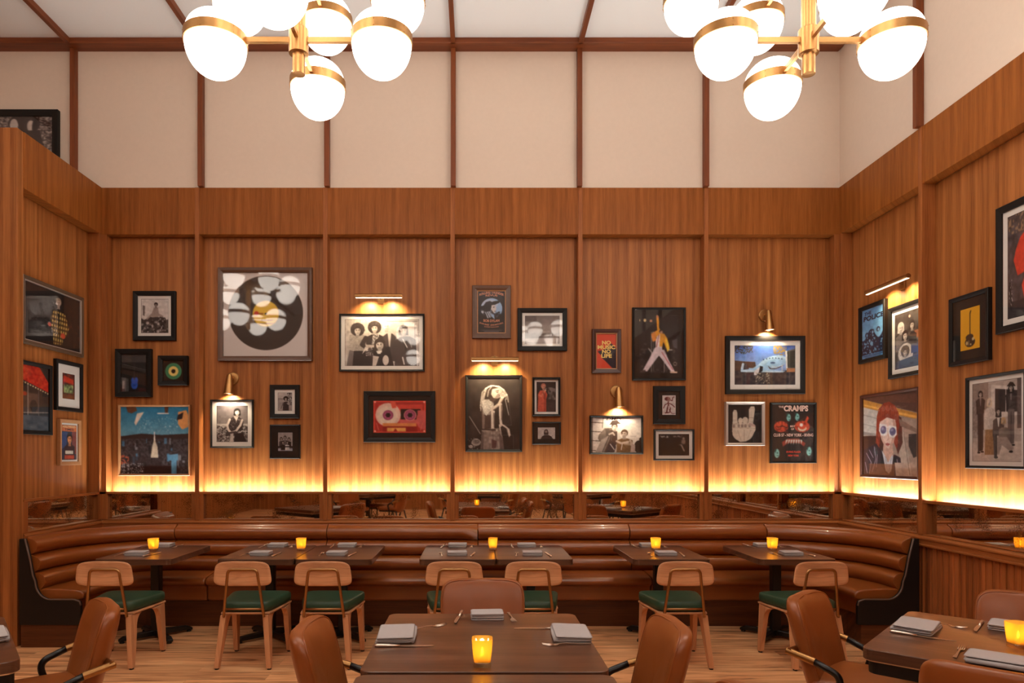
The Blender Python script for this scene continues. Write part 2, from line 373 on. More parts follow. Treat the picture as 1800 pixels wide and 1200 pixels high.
def bay_wall(root, x0, x1, posts, led, corner0=True, corner1=True, wains=True, railm='railx', battens=()):
    """local frame: x along the wall, y into the wall, z up; y=0 is the face of band and posts"""
    hw = .0225
    edges = [x0]+list(posts)+[x1]
    # backing, band, rails
    MB().box(x0, x1, -.006, REC, ZB, ZT).build('fascia_band', M['band'], root, bevel=.004)
    MB().box(x0, x1, 0, REC, ZM-.012, ZM+.0).prism([(0, ZM-.012), (-.022, ZM-.03), (-.022, ZM-.045), (0, ZM-.05)], x0, x1, 'x').box(x0, x1, -.012, REC, ZM-.098, ZM-.045).prism([(-.012, ZM-.082), (-.028, ZM-.086), (-.028, ZM-.1), (-.012, ZM-.104)], x0, x1, 'x').build('dado_rail', M[railm], root, bevel=.003)
    MB().box(x0, x1, -.004, .022, ZL-.024, ZL).box(x0, x1, .022, REC, ZL-.022, ZL-.014).build('ledge', M[railm], root, bevel=.002)
    if wains:
        b = MB(); w = .066; n = int((x1-x0)/w)
        for i in range(n):
            a = x0+i*(x1-x0)/n; c = a+(x1-x0)/n
            b.prism([(a, .03), (a+.004, .014), ((a+c)/2, .008), (c-.004, .014), (c, .03)], 0, ZM-.1, 'z')
        b.build('wainscot_boards', M['board'], root)
    for i, p in enumerate(posts):
        MB().box(p-hw, p+hw, -.012, REC, ZM-.012, ZT).build('post', M['post'], root, bevel=.003)
    for i in range(len(edges)-1):
        a, c = edges[i], edges[i+1]
        ia = hw if i > 0 else (.06 if corner0 else 0); ic = hw if i < len(edges)-2 else (.06 if corner1 else 0)
        MB().box(a, c, REC, REC+.04, ZL-.08, ZB).build('veneer_panel', M['veneer'], root)
        ma, mc = a+.062, c-.062
        MB().box(ma-.01, mc+.01, .045, .055, ZM-.012, ZL-.023).build('mirror_glass', M['mirror'], root)
        MB().box(a+ia*0, ma, .002, .07, ZM-.01, ZL-.024).box(mc, c, .002, .07, ZM-.01, ZL-.024).build('mirror_stile', M['post'], root)
        if led:
            MB().box(a+ia+.01, c-ic-.01, .03, .055, ZL-.013, ZL-.006).build('strip_lamp', M['strip'], root)
    if corner0: MB().box(x0-.0, x0+.05, -.004, REC, ZM, ZT).build('post', M['post'], root, bevel=.003)
    if corner1: MB().box(x1-.05, x1, -.004, REC, ZM, ZT).build('post', M['post'], root, bevel=.003)
    for x in battens:
        MB().box(x-.025, x+.025, -.055, .01, ZT, ZC-.05).build('batten', M['darkwood_z'], root, bevel=.003)

wb = struct(MB().box(XFAR, XR+.3, .012, .3, ZT, ZC).box(XFAR, XR+.3, REC+.04, .3, 0, ZT).build('wall_back', M['cream'], loc=(0, YB, 0)))
bay_wall(wb, XL, XR, [-2.847, -1.534, -.23, 1.079, 2.368], True, wains=False, battens=BX)
wr = struct(MB().box(-.3, YB-YBACK, .012, .3, ZT, ZC).box(-.3, YB-YBACK, REC+.04, .3, 0, ZT).build('wall_right', M['cream'], loc=(XR, YB, 0)))
wr.rotation_euler = (0, 0, -PI/2)
rp = [1.29+1.31*k for k in range(8)]
bay_wall(wr, 0, 13.0, rp, True, corner1=False, railm='railx', battens=[1.285+1.31*k for k in range(8)])
wl = struct(MB().box(.081, YB-YPIER+.1, REC+.04, .6, 0, ZT-.002).box(0, .08, 0, .602, 0, ZT).build('wall_left', M['veneer'], loc=(XL, YPIER, 0), bevel=.004))
wl.rotation_euler = (0, 0, PI/2)
bay_wall(wl, .08, YB-YPIER, [], False, corner0=False, railm='railx')
# rest of the room, seen only in the mirrors and the picture glass
wf = struct(MB().box(XFAR, XR+.3, YBACK-.2, YBACK, 0, ZC).build('wall_front', M['cream']))
MB().box(XFAR, XR, YBACK, YBACK+.04, 0, 3.9).build('veneer_panel', M['veneer'], wf)
ws = struct(MB().box(XFAR-.2, XFAR, YBACK, YB+.3, 0, ZC).build('wall_side', M['cream']))
MB().box(XFAR, XFAR+.04, YBACK, YB, 0, 3.9).build('veneer_panel', M['veneer'], ws)

# ---------------------------------------------------------------- banquette
RB = .86; BXL, BXR, BYB = XL+.095, XR-.095, 6.76
def upath(off, a0=0.0, step=.06):
    """frames (x,y,nx,ny) along the U, normal points into the room; a0..a1 are arc-length limits"""
    fr = []
    cl = (BXL+RB, BYB-RB); crr = (BXR-RB, BYB-RB); yend = YPIER+.02
    y = yend
    for t in np.linspace(0, 1, 5)[:-1]: fr.append((BXL, yend+(cl[1]-yend)*t, 1, 0))
    for t in np.linspace(0, PI/2, 17): fr.append((cl[0]-RB*math.cos(t), cl[1]+RB*math.sin(t), math.cos(t), -math.sin(t)))
    for x in np.linspace(cl[0], crr[0], 40)[1:-1]: fr.append((x, BYB, 0, -1))
    for t in np.linspace(PI/2, 0, 17): fr.append((crr[0]+RB*math.cos(t), crr[1]+RB*math.sin(t), -math.cos(t), -math.sin(t)))
    for t in np.linspace(1, 0, 5)[1:]: fr.append((BXR, yend+(crr[1]-yend)*t, -1, 0))
    return fr
FR = upath(0)
def seg_frames(px0, px1, gap=.004):
    """frames between two seams given as x on the straight part (None = end of the U)"""
    out = []
    if px0 is None: out = [f for f in FR if f[0] < px1-gap and not (f[3] == 0 and f[0] > 0)]
    elif px1 is None: out = [f for f in FR if f[0] > px0+gap]
    else: out = [f for f in FR if px0+gap < f[0] < px1-gap and f[1] > 6.7]
    if px1 is not None: out = out+[(px1-gap, BYB, 0, -1)]
    if px0 is not None: out = [(px0+gap, BYB, 0, -1)]+out
    return out
def roll(u0, z0, u1, z1, bulge, n=9):
    """points of one rounded channel from (u0,z0) top to (u1,z1) bottom"""
    pts = []
    du, dz = u1-u0, z1-z0; ln = math.hypot(du, dz); nx, nz = -dz/ln, du/ln
    for i in range(n+1):
        t = i/n; s = (1-abs(2*t-1)**2.6)*bulge
        pts.append((u0+du*t+nx*s, z0+dz*t+nz*s))
    return pts
bq = empty('banquette', (0, BYB, 0), 0, 'long curved cognac leather banquette with three rolled channels along the wall', 'banquette')
def off(frs): return [(x, y-BYB, nx, ny) for x, y, nx, ny in frs]
top = [(-.055, .80), (-.055, .90), (-.04, .915), (-.02, .917)]
backprof = top+roll(-.012, .905, .006, .768, .062, 12)+[(-.02, .764)]+roll(.018, .76, .04, .622, .056, 12)+[(.01, .618)]+roll(.052, .614, .09, .478, .056, 12)+[(.08, .42), (-.055, .42)]
seatprof = [(.06, .30), (.06, .475), (.14, .482), (.28, .478), (.38, .470), (.425, .460), (.447, .442), (.452, .420), (.44, .398), (.41, .388), (.395, .37), (.392, .25), (.36, .235), (.06, .235)]
seams = [None, -2.955, -1.457, .028, 1.522, 2.868, None]
for i in range(6):
    frs = off(seg_frames(seams[i], seams[i+1]))
    MB().sweep(backprof, frs).build('backrest', M['leather'], bq, smooth=True, auto=60, bevel=.012, seg=3)
for a, b_ in ((None, -2.5), (-2.5, 1.64), (1.64, None)):
    MB().sweep(seatprof, off(seg_frames(a, b_))).build('seat', M['leather'], bq, smooth=True, auto=50, bevel=.012, seg=3)
MB().sweep([(.0, 0), (.0, .235), (.36, .235), (.36, 0)], off(FR)).build('plinth', M['plinth'], bq)
def end_profile():
    p = [(-.055, .19), (-.055, .905), (-.01, .905), (.03, .74), (.055, .60)]
    for t in np.linspace(0, 1, 9): 
        a = PI/2*t; p.append((.075+.13*(1-math.cos(a)) , .55-.15*math.sin(a)))
    p += [(.40, .40), (.445, .385), (.455, .35), (.455, .19)]
    return p
for sx, xx in ((1, BXL), (-1, BXR)):
    ep = [(xx+sx*u, z) for u, z in end_profile()]
    MB().prism(ep, YPIER-.035-BYB, YPIER+.0-BYB, 'y').build('end_panel', M['blackpanel'], bq, bevel=.003)
    pp = [(xx+sx*u, YPIER-.03-BYB, z) for u, z in end_profile()[2:-1]]
    MB().tube(pp, .0075, 8).build('piping', plain('grey_brown_piping', (92, 72, 62), .4), bq, smooth=True)
    MB().box(min(xx+sx*-.05, xx+sx*.42), max(xx+sx*-.05, xx+sx*.42), YPIER-.02-BYB, YPIER+.05-BYB, 0, .19).build('plinth_end', M['plinth'], bq)
# wooden filler shelves behind the rounded corners
for sx, xx, yy in ((1, XL, YB), (-1, XR, YB)):
    pts = [(xx, YB), (xx, 5.9)]
    cx_ = (BXL+RB) if sx > 0 else (BXR-RB)
    for t in np.linspace(0, PI/2, 13): pts.append((cx_-sx*(RB+.055)*math.cos(t), BYB-RB+(RB+.055)*math.sin(t)))
    pts.append((cx_, YB))
    pts = [(max(XL, min(XR, x)), min(YB, y)) for x, y in pts]
    struct(MB().prism(pts, .845, .86, 'z').build('trim_%d' % (3 if sx > 0 else 4), M['railx']))
struct(MB().box(BXL+RB, BXR-RB, BYB+.06, YB, .845, .86).build('trim_5', M['railx']))
# ---------------------------------------------------------------- oak side chair (faces +y, origin on the floor under the backrest)
def make_side_chair():
    t = empty('dining_chair')
    # seat
    def taper(x, y, z):
        k = 1+.16*(y/.21); return x*k, y, z
    MB().pillow((0, .25, .457), .214, .043, .227, .32, .27, 48, 12, 'z', taper).build('seat_cushion', M['green'], t, smooth=True)
    MB().prism([(-.185, .03), (.185, .03), (.235, .46), (-.235, .46)], .398, .414).build('seat_board', M['chairwood'], t, bevel=.004)
    # wooden backrest, gently curved
    def cv(x, y, z):
        w = 1+.05*(-z/.09); return x*w, y-.35*x*x+.06*z*-1.0, z
    MB().pillow((0, -.022, .715), .212, .009, .094, .35, .42, 64, 8, 'y', cv).build('backrest', M['chairwood'], t, smooth=True)
    hoop = bend([(-.152, -.008, .388), (-.148, -.01, .42), (-.108, -.038, .748), (.108, -.038, .748), (.148, -.01, .42), (.152, -.008, .388)], .035)
    MB().tube(hoop, .0108, 12).build('back_hoop', M['brasst'], t, smooth=True)
    MB().tube([(-.146, -.012, .448), (.146, -.012, .448)], .0075, 8).build('cross_rail', M['brasst'], t, smooth=True)
    for sx in (-1, 1):
        # rear leg: splayed back and out, flaring into an arch under the seat
        def leg(y0t, y0b, d, wt, wb, x_t, x_b):
            pr = [(y0t, .398)]; inner = []
            for k in range(9):
                a = PI/2*k/8; inner.append((y0t+d*(wt+.10*(1-math.sin(a))), .398-.012-.13*(1-math.cos(a))))
            pr += inner+[(y0b+d*wb, .012), (y0b, .012)]
            v = []; th = .021
            for s in (-1, 1):
                for y, z in pr:
                    k = 1-z/.4; xc = x_t+(x_b-x_t)*k; v.append((sx*(xc+s*(th-.004*k)), y, z))
            n = len(pr)
            f = [tuple(range(n-1, -1, -1)), tuple(range(n, 2*n))]+[(i, (i+1) % n, n+(i+1) % n, n+i) for i in range(n)]
            return MB().add(v, f)
        for a in ((.0, -.045, 1, .07, .043, .158, .196), (.455, .475, -1, .07, .043, .205, .215)):
            g = leg(*a).build('leg', M['chairleg'], t, bevel=.003)
            xb, yb = a[6], a[1]+a[2]*.021
            MB().lathe([(.016, 0), (.017, .012)], 12, Matrix.Translation((sx*xb, yb, 0))).build('foot_cap', M['black'], g)
    return t
# ---------------------------------------------------------------- leather armchair (faces +y)
def make_armchair():
    t = empty('armchair')
    def cv(x, y, z):
        k = .86+.14*min(1, (z+.26)/.3); k = k if z > -.26 else .86
        return x*k, y+.75*x*x-.26*(z), z
    bk = MB().pillow((0, 0, .60), .252, .05, .255, .55, .30, 72, 18, 'y', cv).build('backrest', M['leather2'], t, smooth=True)
    # welt along the front edge
    pw = lambda q, e: math.copysign(abs(q)**e, q)
    wp = []
    for j in range(73):
        w = 2*PI*j/72
        x = .252*.97*pw(math.cos(w), .30); z = .255*.97*pw(math.sin(w), .30); y = .026
        x, y, z = cv(x, y, z); wp.append((x, y, z+.60))
    MB().tube(wp, .0045, 6, cap=False).build('welt', M['leather2'], bk, smooth=True)
    MB().pillow((0, .28, .44), .245, .048, .245, .45, .28, 56, 12, 'z').build('seat', M['leather2'], t, smooth=True)
    MB().pillow((0, .27, .385), .225, .022, .225, .3, .25, 40, 6, 'z').build('seat_base', M['blackpanel'], t, smooth=True)
    for s in (-1, 1):
        arm = bend([(s*.285, .09, .583), (s*.283, .225, .53), (s*.275, .175, .36), (s*.262, .27, 0.0)], .055, 8)
        MB().tube(arm, .017, 14).build('arm', M['black'], t, smooth=True)
        sl = [(s*.285, .10, .58), (s*.287, -.02, .612), (s*.14, .0, .608)]
        P = [Vector(p) for p in sl]
        MB().tube([P[0], P[1]+Vector((0, -.012, 0))], .0185, 14).tube([P[1]+Vector((s*.012, 0, 0)), P[2]], .0165, 14).build('brass_sleeve', M['brass'], t, smooth=True, auto=40)
        MB().tube([(s*.20, .06, .38), (s*.235, -.03, 0)], [.016, .012], 12).build('leg', M['black'], t, smooth=True)
        MB().tube([(s*.20, .18, .385), (s*.274, .18, .385)], .012, 10).build('leg_bracket', M['black'], t, smooth=True)
    return t
# ---------------------------------------------------------------- tables
def make_table(w, l, apron=False, base=.31):
    t = empty('dining_table')
    MB().prism(rrect(w, l, .045), .702, .75).build('tabletop', M['table'], t, bevel=.003)
    if apron:
        MB().prism(rrect(w-.02, l-.02, .04), .695, .702).build('shadow_gap', M['steel'], t)
        MB().prism(rrect(w-.036, l-.036, .045), .64, .695).build('apron', M['blackpanel'], t, bevel=.003)
    MB().box(-.038, .038, -.038, .038, .03, .702).box(-.12, .12, -.12, .12, .685, .70).build('column', M['black'], t, bevel=.006)
    b = MB()
    for a in (45, 135, 225, 315):
        c, s = math.cos(math.radians(a)), math.sin(math.radians(a))
        q = [(.02, .018, .07), (base-.04, .018, .056), (base, .012, .034)]
        v = []
        for d, z0, z1 in q:
            for sgn in (-1, 1):
                for z in (z0, z1): v.append((c*d-s*sgn*.024, s*d+c*sgn*.024, z))
        f = [(0, 1, 3, 2), (8, 10, 11, 9)]
        for i in (0, 4): f += [(i, i+4, i+5, i+1), (i+2, i+3, i+7, i+6), (i+1, i+5, i+7, i+3), (i, i+2, i+6, i+4)]
        b.add(v, f)
    b.build('cross_base', M['black'], t, bevel=.006)
    for a in (45, 135, 225, 315):
        c, s = math.cos(math.radians(a)), math.sin(math.radians(a))
        MB().lathe([(.02, 0), (.022, .006), (.012, .02)], 14, Matrix.Translation((c*(base-.025), s*(base-.025), 0))).build('glide', M['black'], t, smooth=True)
    return t
# ---------------------------------------------------------------- table settings (origin on the table, long side along y)
def make_napkin(open_=0):
    b = MB(); zz = 0
    def wave(k): return lambda x, y, z: (x+.004*math.sin(9*y+k), y, z+.0015*math.sin(20*x+k*2))
    for i, (a, h) in enumerate(((.083, .128), (.086, .131), (.081, .127), (.084, .130))):
        b.pillow((.002*(i % 2), 0, .0045+i*.0075), a, .0044, h, .5, .12, 48, 6, 'z', wave(i))
    b.tube([(.083, -.122, .012), (.086, 0, .013), (.083, .122, .012)], .0105, 10)
    return b.build('napkin', M['napkin'], smooth=True)
def make_knife():
    t = empty('table_knife')
    bl = []
    for y, w in ((-.02, .006), (.0, .0085), (.05, .0095), (.085, .0085), (.105, .005), (.115, .001)): bl.append((w, y))
    pts = [(x, y) for x, y in bl]+[(-.006, y) for x, y in reversed(bl)]
    MB().prism(pts, .0035, .0055).build('blade', M['steel'], t)
    MB().tube([(0, -.12, .006), (0, -.11, .0065), (0, -.06, .006), (0, -.02, .005)], [.005, .0075, .006, .0045], 12, flat=.8).build('handle', M['steel'], t, smooth=True)
    return t
def make_fork():
    t = empty('table_fork')
    v = []; f = []
    prof = [(-.10, .006, .0045), (-.09, .0065, .0046), (-.05, .004, .005), (.0, .0025, .009), (.03, .0035, .008), (.042, .011, .004), (.055, .0125, .003)]
    for y, w, z in prof:
        for sx in (-1, 1):
            for dz in (0, .0022): v.append((sx*w, y, z+dz-.002))
    n = len(prof)
    for i in range(n-1):
        a = i*4; c = a+4
        f += [(a, c, c+1, a+1), (a+2, a+3, c+3, c+2), (a+1, c+1, c+3, a+3), (a, a+2, c+2, c)]
    f += [(0, 1, 3, 2), (4*n-4, 4*n-2, 4*n-1, 4*n-3)]
    MB().add(v, f).build('handle', M['steel'], t, smooth=True, auto=50)
    b = MB()
    for k in range(4):
        x = -.0105+k*.007
        b.tube([(x, .053, .0035), (x, .075, .003), (x, .10, .008)], [.0018, .0018, .0009], 6)
    b.build('tines', M['steel'], t, smooth=True)
    return t
def make_candle():
    t = empty('candle_holder')
    # rounded-square amber tumbler
    def sq(r0, z): 
        return [(r0*math.copysign(abs(math.cos(a))**.5, math.cos(a)), r0*math.copysign(abs(math.sin(a))**.5, math.sin(a)), z) for a in [2*PI*(k+.5)/32 for k in range(32)]]
    def shell(levels):
        v = []; f = []
        for r0, z in levels: v += sq(r0, z)
        for i in range(len(levels)-1):
            for j in range(32): f.append((i*32+j, i*32+(j+1) % 32, (i+1)*32+(j+1) % 32, (i+1)*32+j))
        f.append(tuple(range(31, -1, -1))); f.append(tuple((len(levels)-1)*32+j for j in range(32)))
        return MB().add(v, f)
    shell([(.034, .020), (.0375, .05), (.041, .09), (.042, .112), (.0405, .112), (.039, .09), (.036, .05), (.032, .024)]).build('cup', M['amber'], t, smooth=True, auto=40)
    shell([(.034, .0), (.036, .003), (.036, .017), (.034, .020)]).build('glass_foot', M['clear'], t, smooth=True, auto=40)
    tea = MB().lathe([(.018, .026), (.018, .042), (.0165, .043)], 24).build('tealight', M['wax'], t, smooth=True, auto=40)
    MB().lathe([(.001, .044), (.0045, .050), (.005, .056), (.003, .066), (.0005, .074)], 12).build('flame', M['flame'], tea, smooth=True)
    pl = bpy.data.objects.new('candle_light', bpy.data.lights.new('candle_light', 'POINT')); C.objects.link(pl)
    pl.data.energy = .28; pl.data.color = (1, .68, .26); pl.data.shadow_soft_size = .006; pl.location = (0, 0, .088); pl.parent = t
    return t

# ---- furniture placement
used = {}
def place(kind, maker, loc, rz, label, cat, group=None):
    if kind not in used: o = used[kind] = maker()
    else: o = copy_tree(used[kind])
    o.location = loc; o.rotation_euler = (0, 0, rz); o['label'] = label; o['category'] = cat
    if group: o['group'] = group
    return o
G = 'two-person tables along the banquette'
for x, lab in ((-2.805, 'dark two-person table nearest the wooden pier, below the city skyline painting'),
               (-1.80, 'dark two-person table pushed against its twin, below the framed record'),
               (-1.162, 'dark two-person table joined to another, below the cassette picture'),
               (-.143, 'dark two-person table of the middle pair, below the tall singer photo'),
               (.49, 'dark two-person table of the middle pair, below the small picture of a singer in red'),
               (1.613, 'dark two-person table standing alone, below the photo of a dark stage'),
               (2.645, 'dark two-person table standing alone, below the red-masked concert poster')):
    place('t2', lambda: make_table(.63, .88), (x, 6.015, 0), 0, lab, 'table', G)
place('t4', lambda: make_table(.99, .99, True, .34), (.038, 3.175, 0), 0, 'square dark table laid for three with a candle, in the middle', 'table', 'four-person tables')
place('t4', None, (.038, 2.155, 0), 0, 'square dark dining table butted to the near side of the central laid table', 'table', 'four-person tables')
place('t4', None, (2.403, 3.04, 0), math.radians(-43), 'square dark dining table turned cornerwise beside the boarded wall', 'table', 'four-person tables')
place('t4', None, (-2.58, 2.92, 0), math.radians(38), 'square dark dining table turned cornerwise, cut off beside the wooden pier', 'table', 'four-person tables')
G = 'oak chairs with green seats'
for x, y, r, lab in ((-2.765, 5.13, 0, 'oak chair with green seat nearest the banquette arm, below the city painting'),
                     (-1.735, 5.13, 0, 'oak chair with green seat, below the photo of a seated person'),
                     (-1.135, 5.13, 0, 'oak chair with green seat whose front leg ends behind the sideways armchair crown'),
                     (-.155, 5.13, 0, 'oak chair whose green seat is mostly hidden by the armchair facing the camera'),
                     (.435, 5.13, 0, 'oak chair with green seat at the middle pair, below the singer in red'),
                     (1.57, 5.13, 0, 'oak chair with green seat at the lone table below the dark stage photo'),
                     (2.575, 5.12, math.radians(5), 'oak chair with green seat nearest the boarded wall, turned slightly')):
    place('sc', make_side_chair, (x, y, 0), r, lab, 'chair', G)
G = 'brown leather armchairs'
def ac(x, y, fx, fy, lab):
    # local +y should point to (fx, fy)
    return place('ac', make_armchair, (x, y, 0), math.atan2(-fx, fy), lab, 'armchair', G)
ac(-1.905, 3.44, -.79, -.61, 'brown leather armchair at the cornerwise table beside the wooden pier')
ac(.045, 4.09, 0, -1, 'brown leather armchair facing the camera behind the central table')
ac(-.705, 3.03, 1, 0, 'brown leather armchair seen from behind its shoulder, on the pier side of the central table')
ac(.85, 3.06, -1, 0, 'brown leather armchair on the boarded-wall side of the central table')
ac(.82, 2.10, -1, 0, 'brown leather armchair of which only the crown peeps up at the bottom edge')
ac(1.80, 3.65, .73, -.683, 'brown leather armchair with brass arm sleeve beside the banquette end near the boarded wall')
ac(2.99, 3.66, -.683, -.73, 'brown leather armchair standing against the boarded wall, cut off by the photo edge')
ac(1.86, 2.41, .683, .73, 'brown leather armchair at the bottom corner, seen from behind, cut off by the frame')
# furniture behind the camera that shows in the mirrors
for (x, y), side in (((-2.4, -1.2), 'pier side'), ((.1, -1.6), 'middle'), ((2.4, -1.2), 'boarded-wall side')):
    place('t4', None, (x, y, 0), math.radians(random.choice((0, 45))), 'dark table seen only in the mirrors, %s of the room' % side, 'table', 'tables seen in the mirrors')
    for a, wh in ((20, 'boarded-wall'), (110, 'banquette'), (200, 'pier'), (290, 'far')):
        a = math.radians(a); dx, dy = math.cos(a), math.sin(a)
        o = ac(x+dx*.86, y+dy*.86, -dx, -dy, 'armchair seen only in the mirrors, on the %s side of the %s table' % (wh, side.replace(' side', '')))
        o['group'] = 'armchairs seen in the mirrors'

# ---- settings
ZTB = .7502
def nap(x, y, r, lab, s=(1, 1, 1)):
    if 'np' not in used: o = used['np'] = make_napkin()
    else: o = copy_tree(used['np'])
    o.location = (x, y, ZTB); o.rotation_euler = (0, 0, r); o.scale = s
    return prop(o, lab, 'napkin', 'folded grey napkins')
def kn(x, y, r, lab):
    o = place('kn', make_knife, (x, y, ZTB), r, lab, 'knife', 'table knives'); o.scale = (1.15, 1.12, 1.15); return o
def fk(x, y, r, lab):
    o = place('fk', make_fork, (x, y, ZTB), r, lab, 'fork', 'table forks'); o.scale = (1.15, 1.1, 1.15); return o
def cd(x, y, lab): return place('cd', make_candle, (x, y, ZTB), 0, lab, 'candle', 'amber candle holders')
names = ['the table below the city painting', 'the table below the framed record', 'the table below the cassette picture', 'the middle table below the tall singer photo',
         'the middle table below the singer in red', 'the lone table below the dark stage photo', 'the lone table below the red concert poster']
tx = [-2.805, -1.80, -1.162, -.143, .49, 1.613, 2.645]
dx = [-.09, -.03, -.02, -.01, .0, .02, .06]
for i in range(7):
    for yy, who, s in ((5.84, 'chair', 1), (6.365, 'bench', -1)):
        x = tx[i]+dx[i]+(.0 if s > 0 else -.01)
        sd = random.uniform(-.06, .06)
        nap(x, yy, PI/2+sd, 'folded grey napkin on the %s side of %s' % (who, names[i]), (.72, .66, 1))
        kn(x+s*.135, yy, random.uniform(-.15, .15)+(0 if s > 0 else PI), 'knife on the %s side of %s' % (who, names[i]))
        fk(x-s*.135, yy, random.uniform(-.15, .15)+(0 if s > 0 else PI), 'fork on the %s side of %s' % (who, names[i]))
for x, y, n in ((-2.865, 6.08, names[0]), (-1.553, 6.1, names[1]), (.16, 6.12, names[3]), (1.62, 6.12, names[5]), (2.665, 6.12, names[6])):
    cd(x, y, 'square amber candle glass on '+n)
# central table
nap(-.37, 3.20, .03, 'folded grey napkin on the central table before the armchair on the pier side')
kn(-.31, 3.03, -PI/2+.03, 'knife lying below the napkin on the pier side of the central table')
fk(-.24, 3.36, -PI/2+.55, 'fork peeping from the napkin on the pier side of the central table')
nap(.455, 3.21, PI-.05, 'folded grey napkin on the central table on the boarded-wall side')
kn(.32, 3.335, PI/2-.02, 'knife poking out above the napkin on the boarded-wall side of the central table')
fk(.41, 3.06, PI/2+.1, 'fork lying below the napkin on the boarded-wall side of the central table')
nap(.063, 3.56, PI/2+.04, 'folded grey napkin at the far side of the central table', (.62, .66, 1.2))
kn(-.085, 3.57, PI-.12, 'knife beside the far napkin of the central table')
fk(.19, 3.57, PI+.1, 'fork beside the far napkin of the central table')
cd(.029, 2.76, 'amber candle glass glowing on the central table')
# cornerwise tables
def corner_setting(cx, cy, nx, ny, where, t=.36, s=0):
    ux, uy = -ny, nx; a = math.atan2(ny, nx)
    nap(cx+nx*t+ux*s, cy+ny*t+uy*s, a, 'folded grey napkin '+where)
    kn(cx+nx*(t-.05)+ux*(s+.165), cy+ny*(t-.05)+uy*(s+.165), a+PI/2, 'knife beside the napkin '+where)
    fk(cx+nx*(t-.07)+ux*(s-.165), cy+ny*(t-.07)+uy*(s-.165), a+PI/2, 'fork beside the napkin '+where)
wt = 'on the cornerwise table by the boarded wall, '
corner_setting(2.403, 3.04, -.73, .683, wt+'banquette side', .38, -.06)
corner_setting(2.403, 3.04, -.683, -.73, wt+'camera side')
corner_setting(2.403, 3.04, .683, .73, wt+'wall side')
cd(2.403, 3.02, 'amber candle glass on the cornerwise table near the boarded wall')
corner_setting(-2.58, 2.92, .79, .61, 'on the cornerwise table beside the wooden pier', .39)

# ---------------------------------------------------------------- chandeliers
def make_globe():
    pass
_g = {}
def globe(parent, pos, az):
    """opal globe with brass band; the lower half is deeper than the dome"""
    if not _g:
        R = .172; prof = []
        for i in range(13):
            a = -PI/2+PI/2*i/12; prof.append((max(.0008, R*math.cos(a)), -.022+R*1.12*math.sin(a)))
        low = [(r, z) for r, z in prof]
        up = [(R*.985*math.cos(a), .022+R*.80*math.sin(a)) for a in np.linspace(0, PI/2-.004, 12)]
        _g['g'] = MB().lathe(low+up, 56).build('globe', M['globe'], parent, smooth=True)
        bnd = [(R*.99, -.026), (R*1.035, -.026), (R*1.035, .026), (R*.99, .026)]
        v = MB(); n = 64
        for r, z in bnd: v.v += [(r*math.cos(2*PI*j/n), r*math.sin(2*PI*j/n), z) for j in range(n)]
        for i in range(4):
            for j in range(n): v.f.append((i*n+j, i*n+(j+1) % n, ((i+1) % 4)*n+(j+1) % n, ((i+1) % 4)*n+j))
        b = v.build('brass_band', M['brass'], _g['g'], smooth=True, auto=30)
        s = MB()
        for k in range(6):
            a = 2*PI*k/6+.4
            for z in (-.018, .018):
                s.tube([(R*1.03*math.cos(a), R*1.03*math.sin(a), z), (R*1.05*math.cos(a), R*1.05*math.sin(a), z)], .003, 6)
        s.build('screws', M['brass'], b)
        o = _g['g']
    else:
        o = _g['g'].copy(); C.objects.link(o); o.parent = parent
        for ch in _g['g'].children:
            c = ch.copy(); C.objects.link(c); c.parent = o
            for g2 in ch.children:
                d = g2.copy(); C.objects.link(d); d.parent = c
    o.location = pos; o.rotation_euler = (0, 0, az)
    return o
def chandelier(x, y, label, group='globe chandeliers'):
    t = empty('chandelier', (x, y, ZC), 0, label, 'chandelier', group)
    zl, zu = 4.0-ZC, 4.575-ZC
    MB().lathe([(.02, zl-.20), (.036, zl-.198), (.036, zl+.01)], 28).build('lower_stem', M['brass'], t, smooth=True, auto=40)
    MB().lathe([(.05, zl-.085), (.056, zl-.08), (.056, zl+.06), (.05, zl+.065)], 28).build('hub', M['brass'], t, smooth=True, auto=40)
    MB().lathe([(.04, zl+.05), (.04, zu-.1), (.04, 0)], 28).build('stem', M['brass'], t, smooth=True, auto=40)
    MB().lathe([(.05, zu-.07), (.06, zu-.065), (.06, zu+.065), (.05, zu+.07)], 28).build('hub', M['brass'], t, smooth=True, auto=40)
    MB().lathe([(.11, -.03), (.12, -.025), (.12, 0)], 32).build('ceiling_rose', M['brass'], t, smooth=True, auto=40)
    for z, rad, n in ((zl, .48, 4), (zu, .73, 8)):
        for k in range(n):
            a = 2*PI*k/n; c, s = math.cos(a), math.sin(a)
            r1 = rad-.172
            v = []; w = .011
            for d in (.04, r1+.004):
                for sg in (-1, 1):
                    for zz in (-.016, .016): v.append((c*d-s*sg*w, s*d+c*sg*w, z+zz))
            MB().add(v, [(0, 1, 3, 2), (4, 6, 7, 5), (0, 4, 5, 1), (2, 3, 7, 6), (1, 5, 7, 3), (0, 2, 6, 4)]).build('arm', M['brass'], t, bevel=.002)
            globe(t, (c*rad, s*rad, z), a)
    return t
c0 = chandelier(-1.02, 3.95, 'brass chandelier of white ribbed globes hanging on the wooden pier side')
for x, y, lab in ((1.93, 3.95, 'brass chandelier of white ribbed globes hanging on the boarded-wall side'),
                  (-3.97, 2.2, 'brass globe chandelier seen only reflected in the framed record glass'),
                  (-1.02, -2.4, 'brass globe chandelier seen only reflected in the band photo glass'),
                  (1.93, -2.4, 'brass globe chandelier seen only reflected in the small landscape photo glass')):
    c = copy_tree(c0); c.location = (x, y, ZC); c['label'] = lab
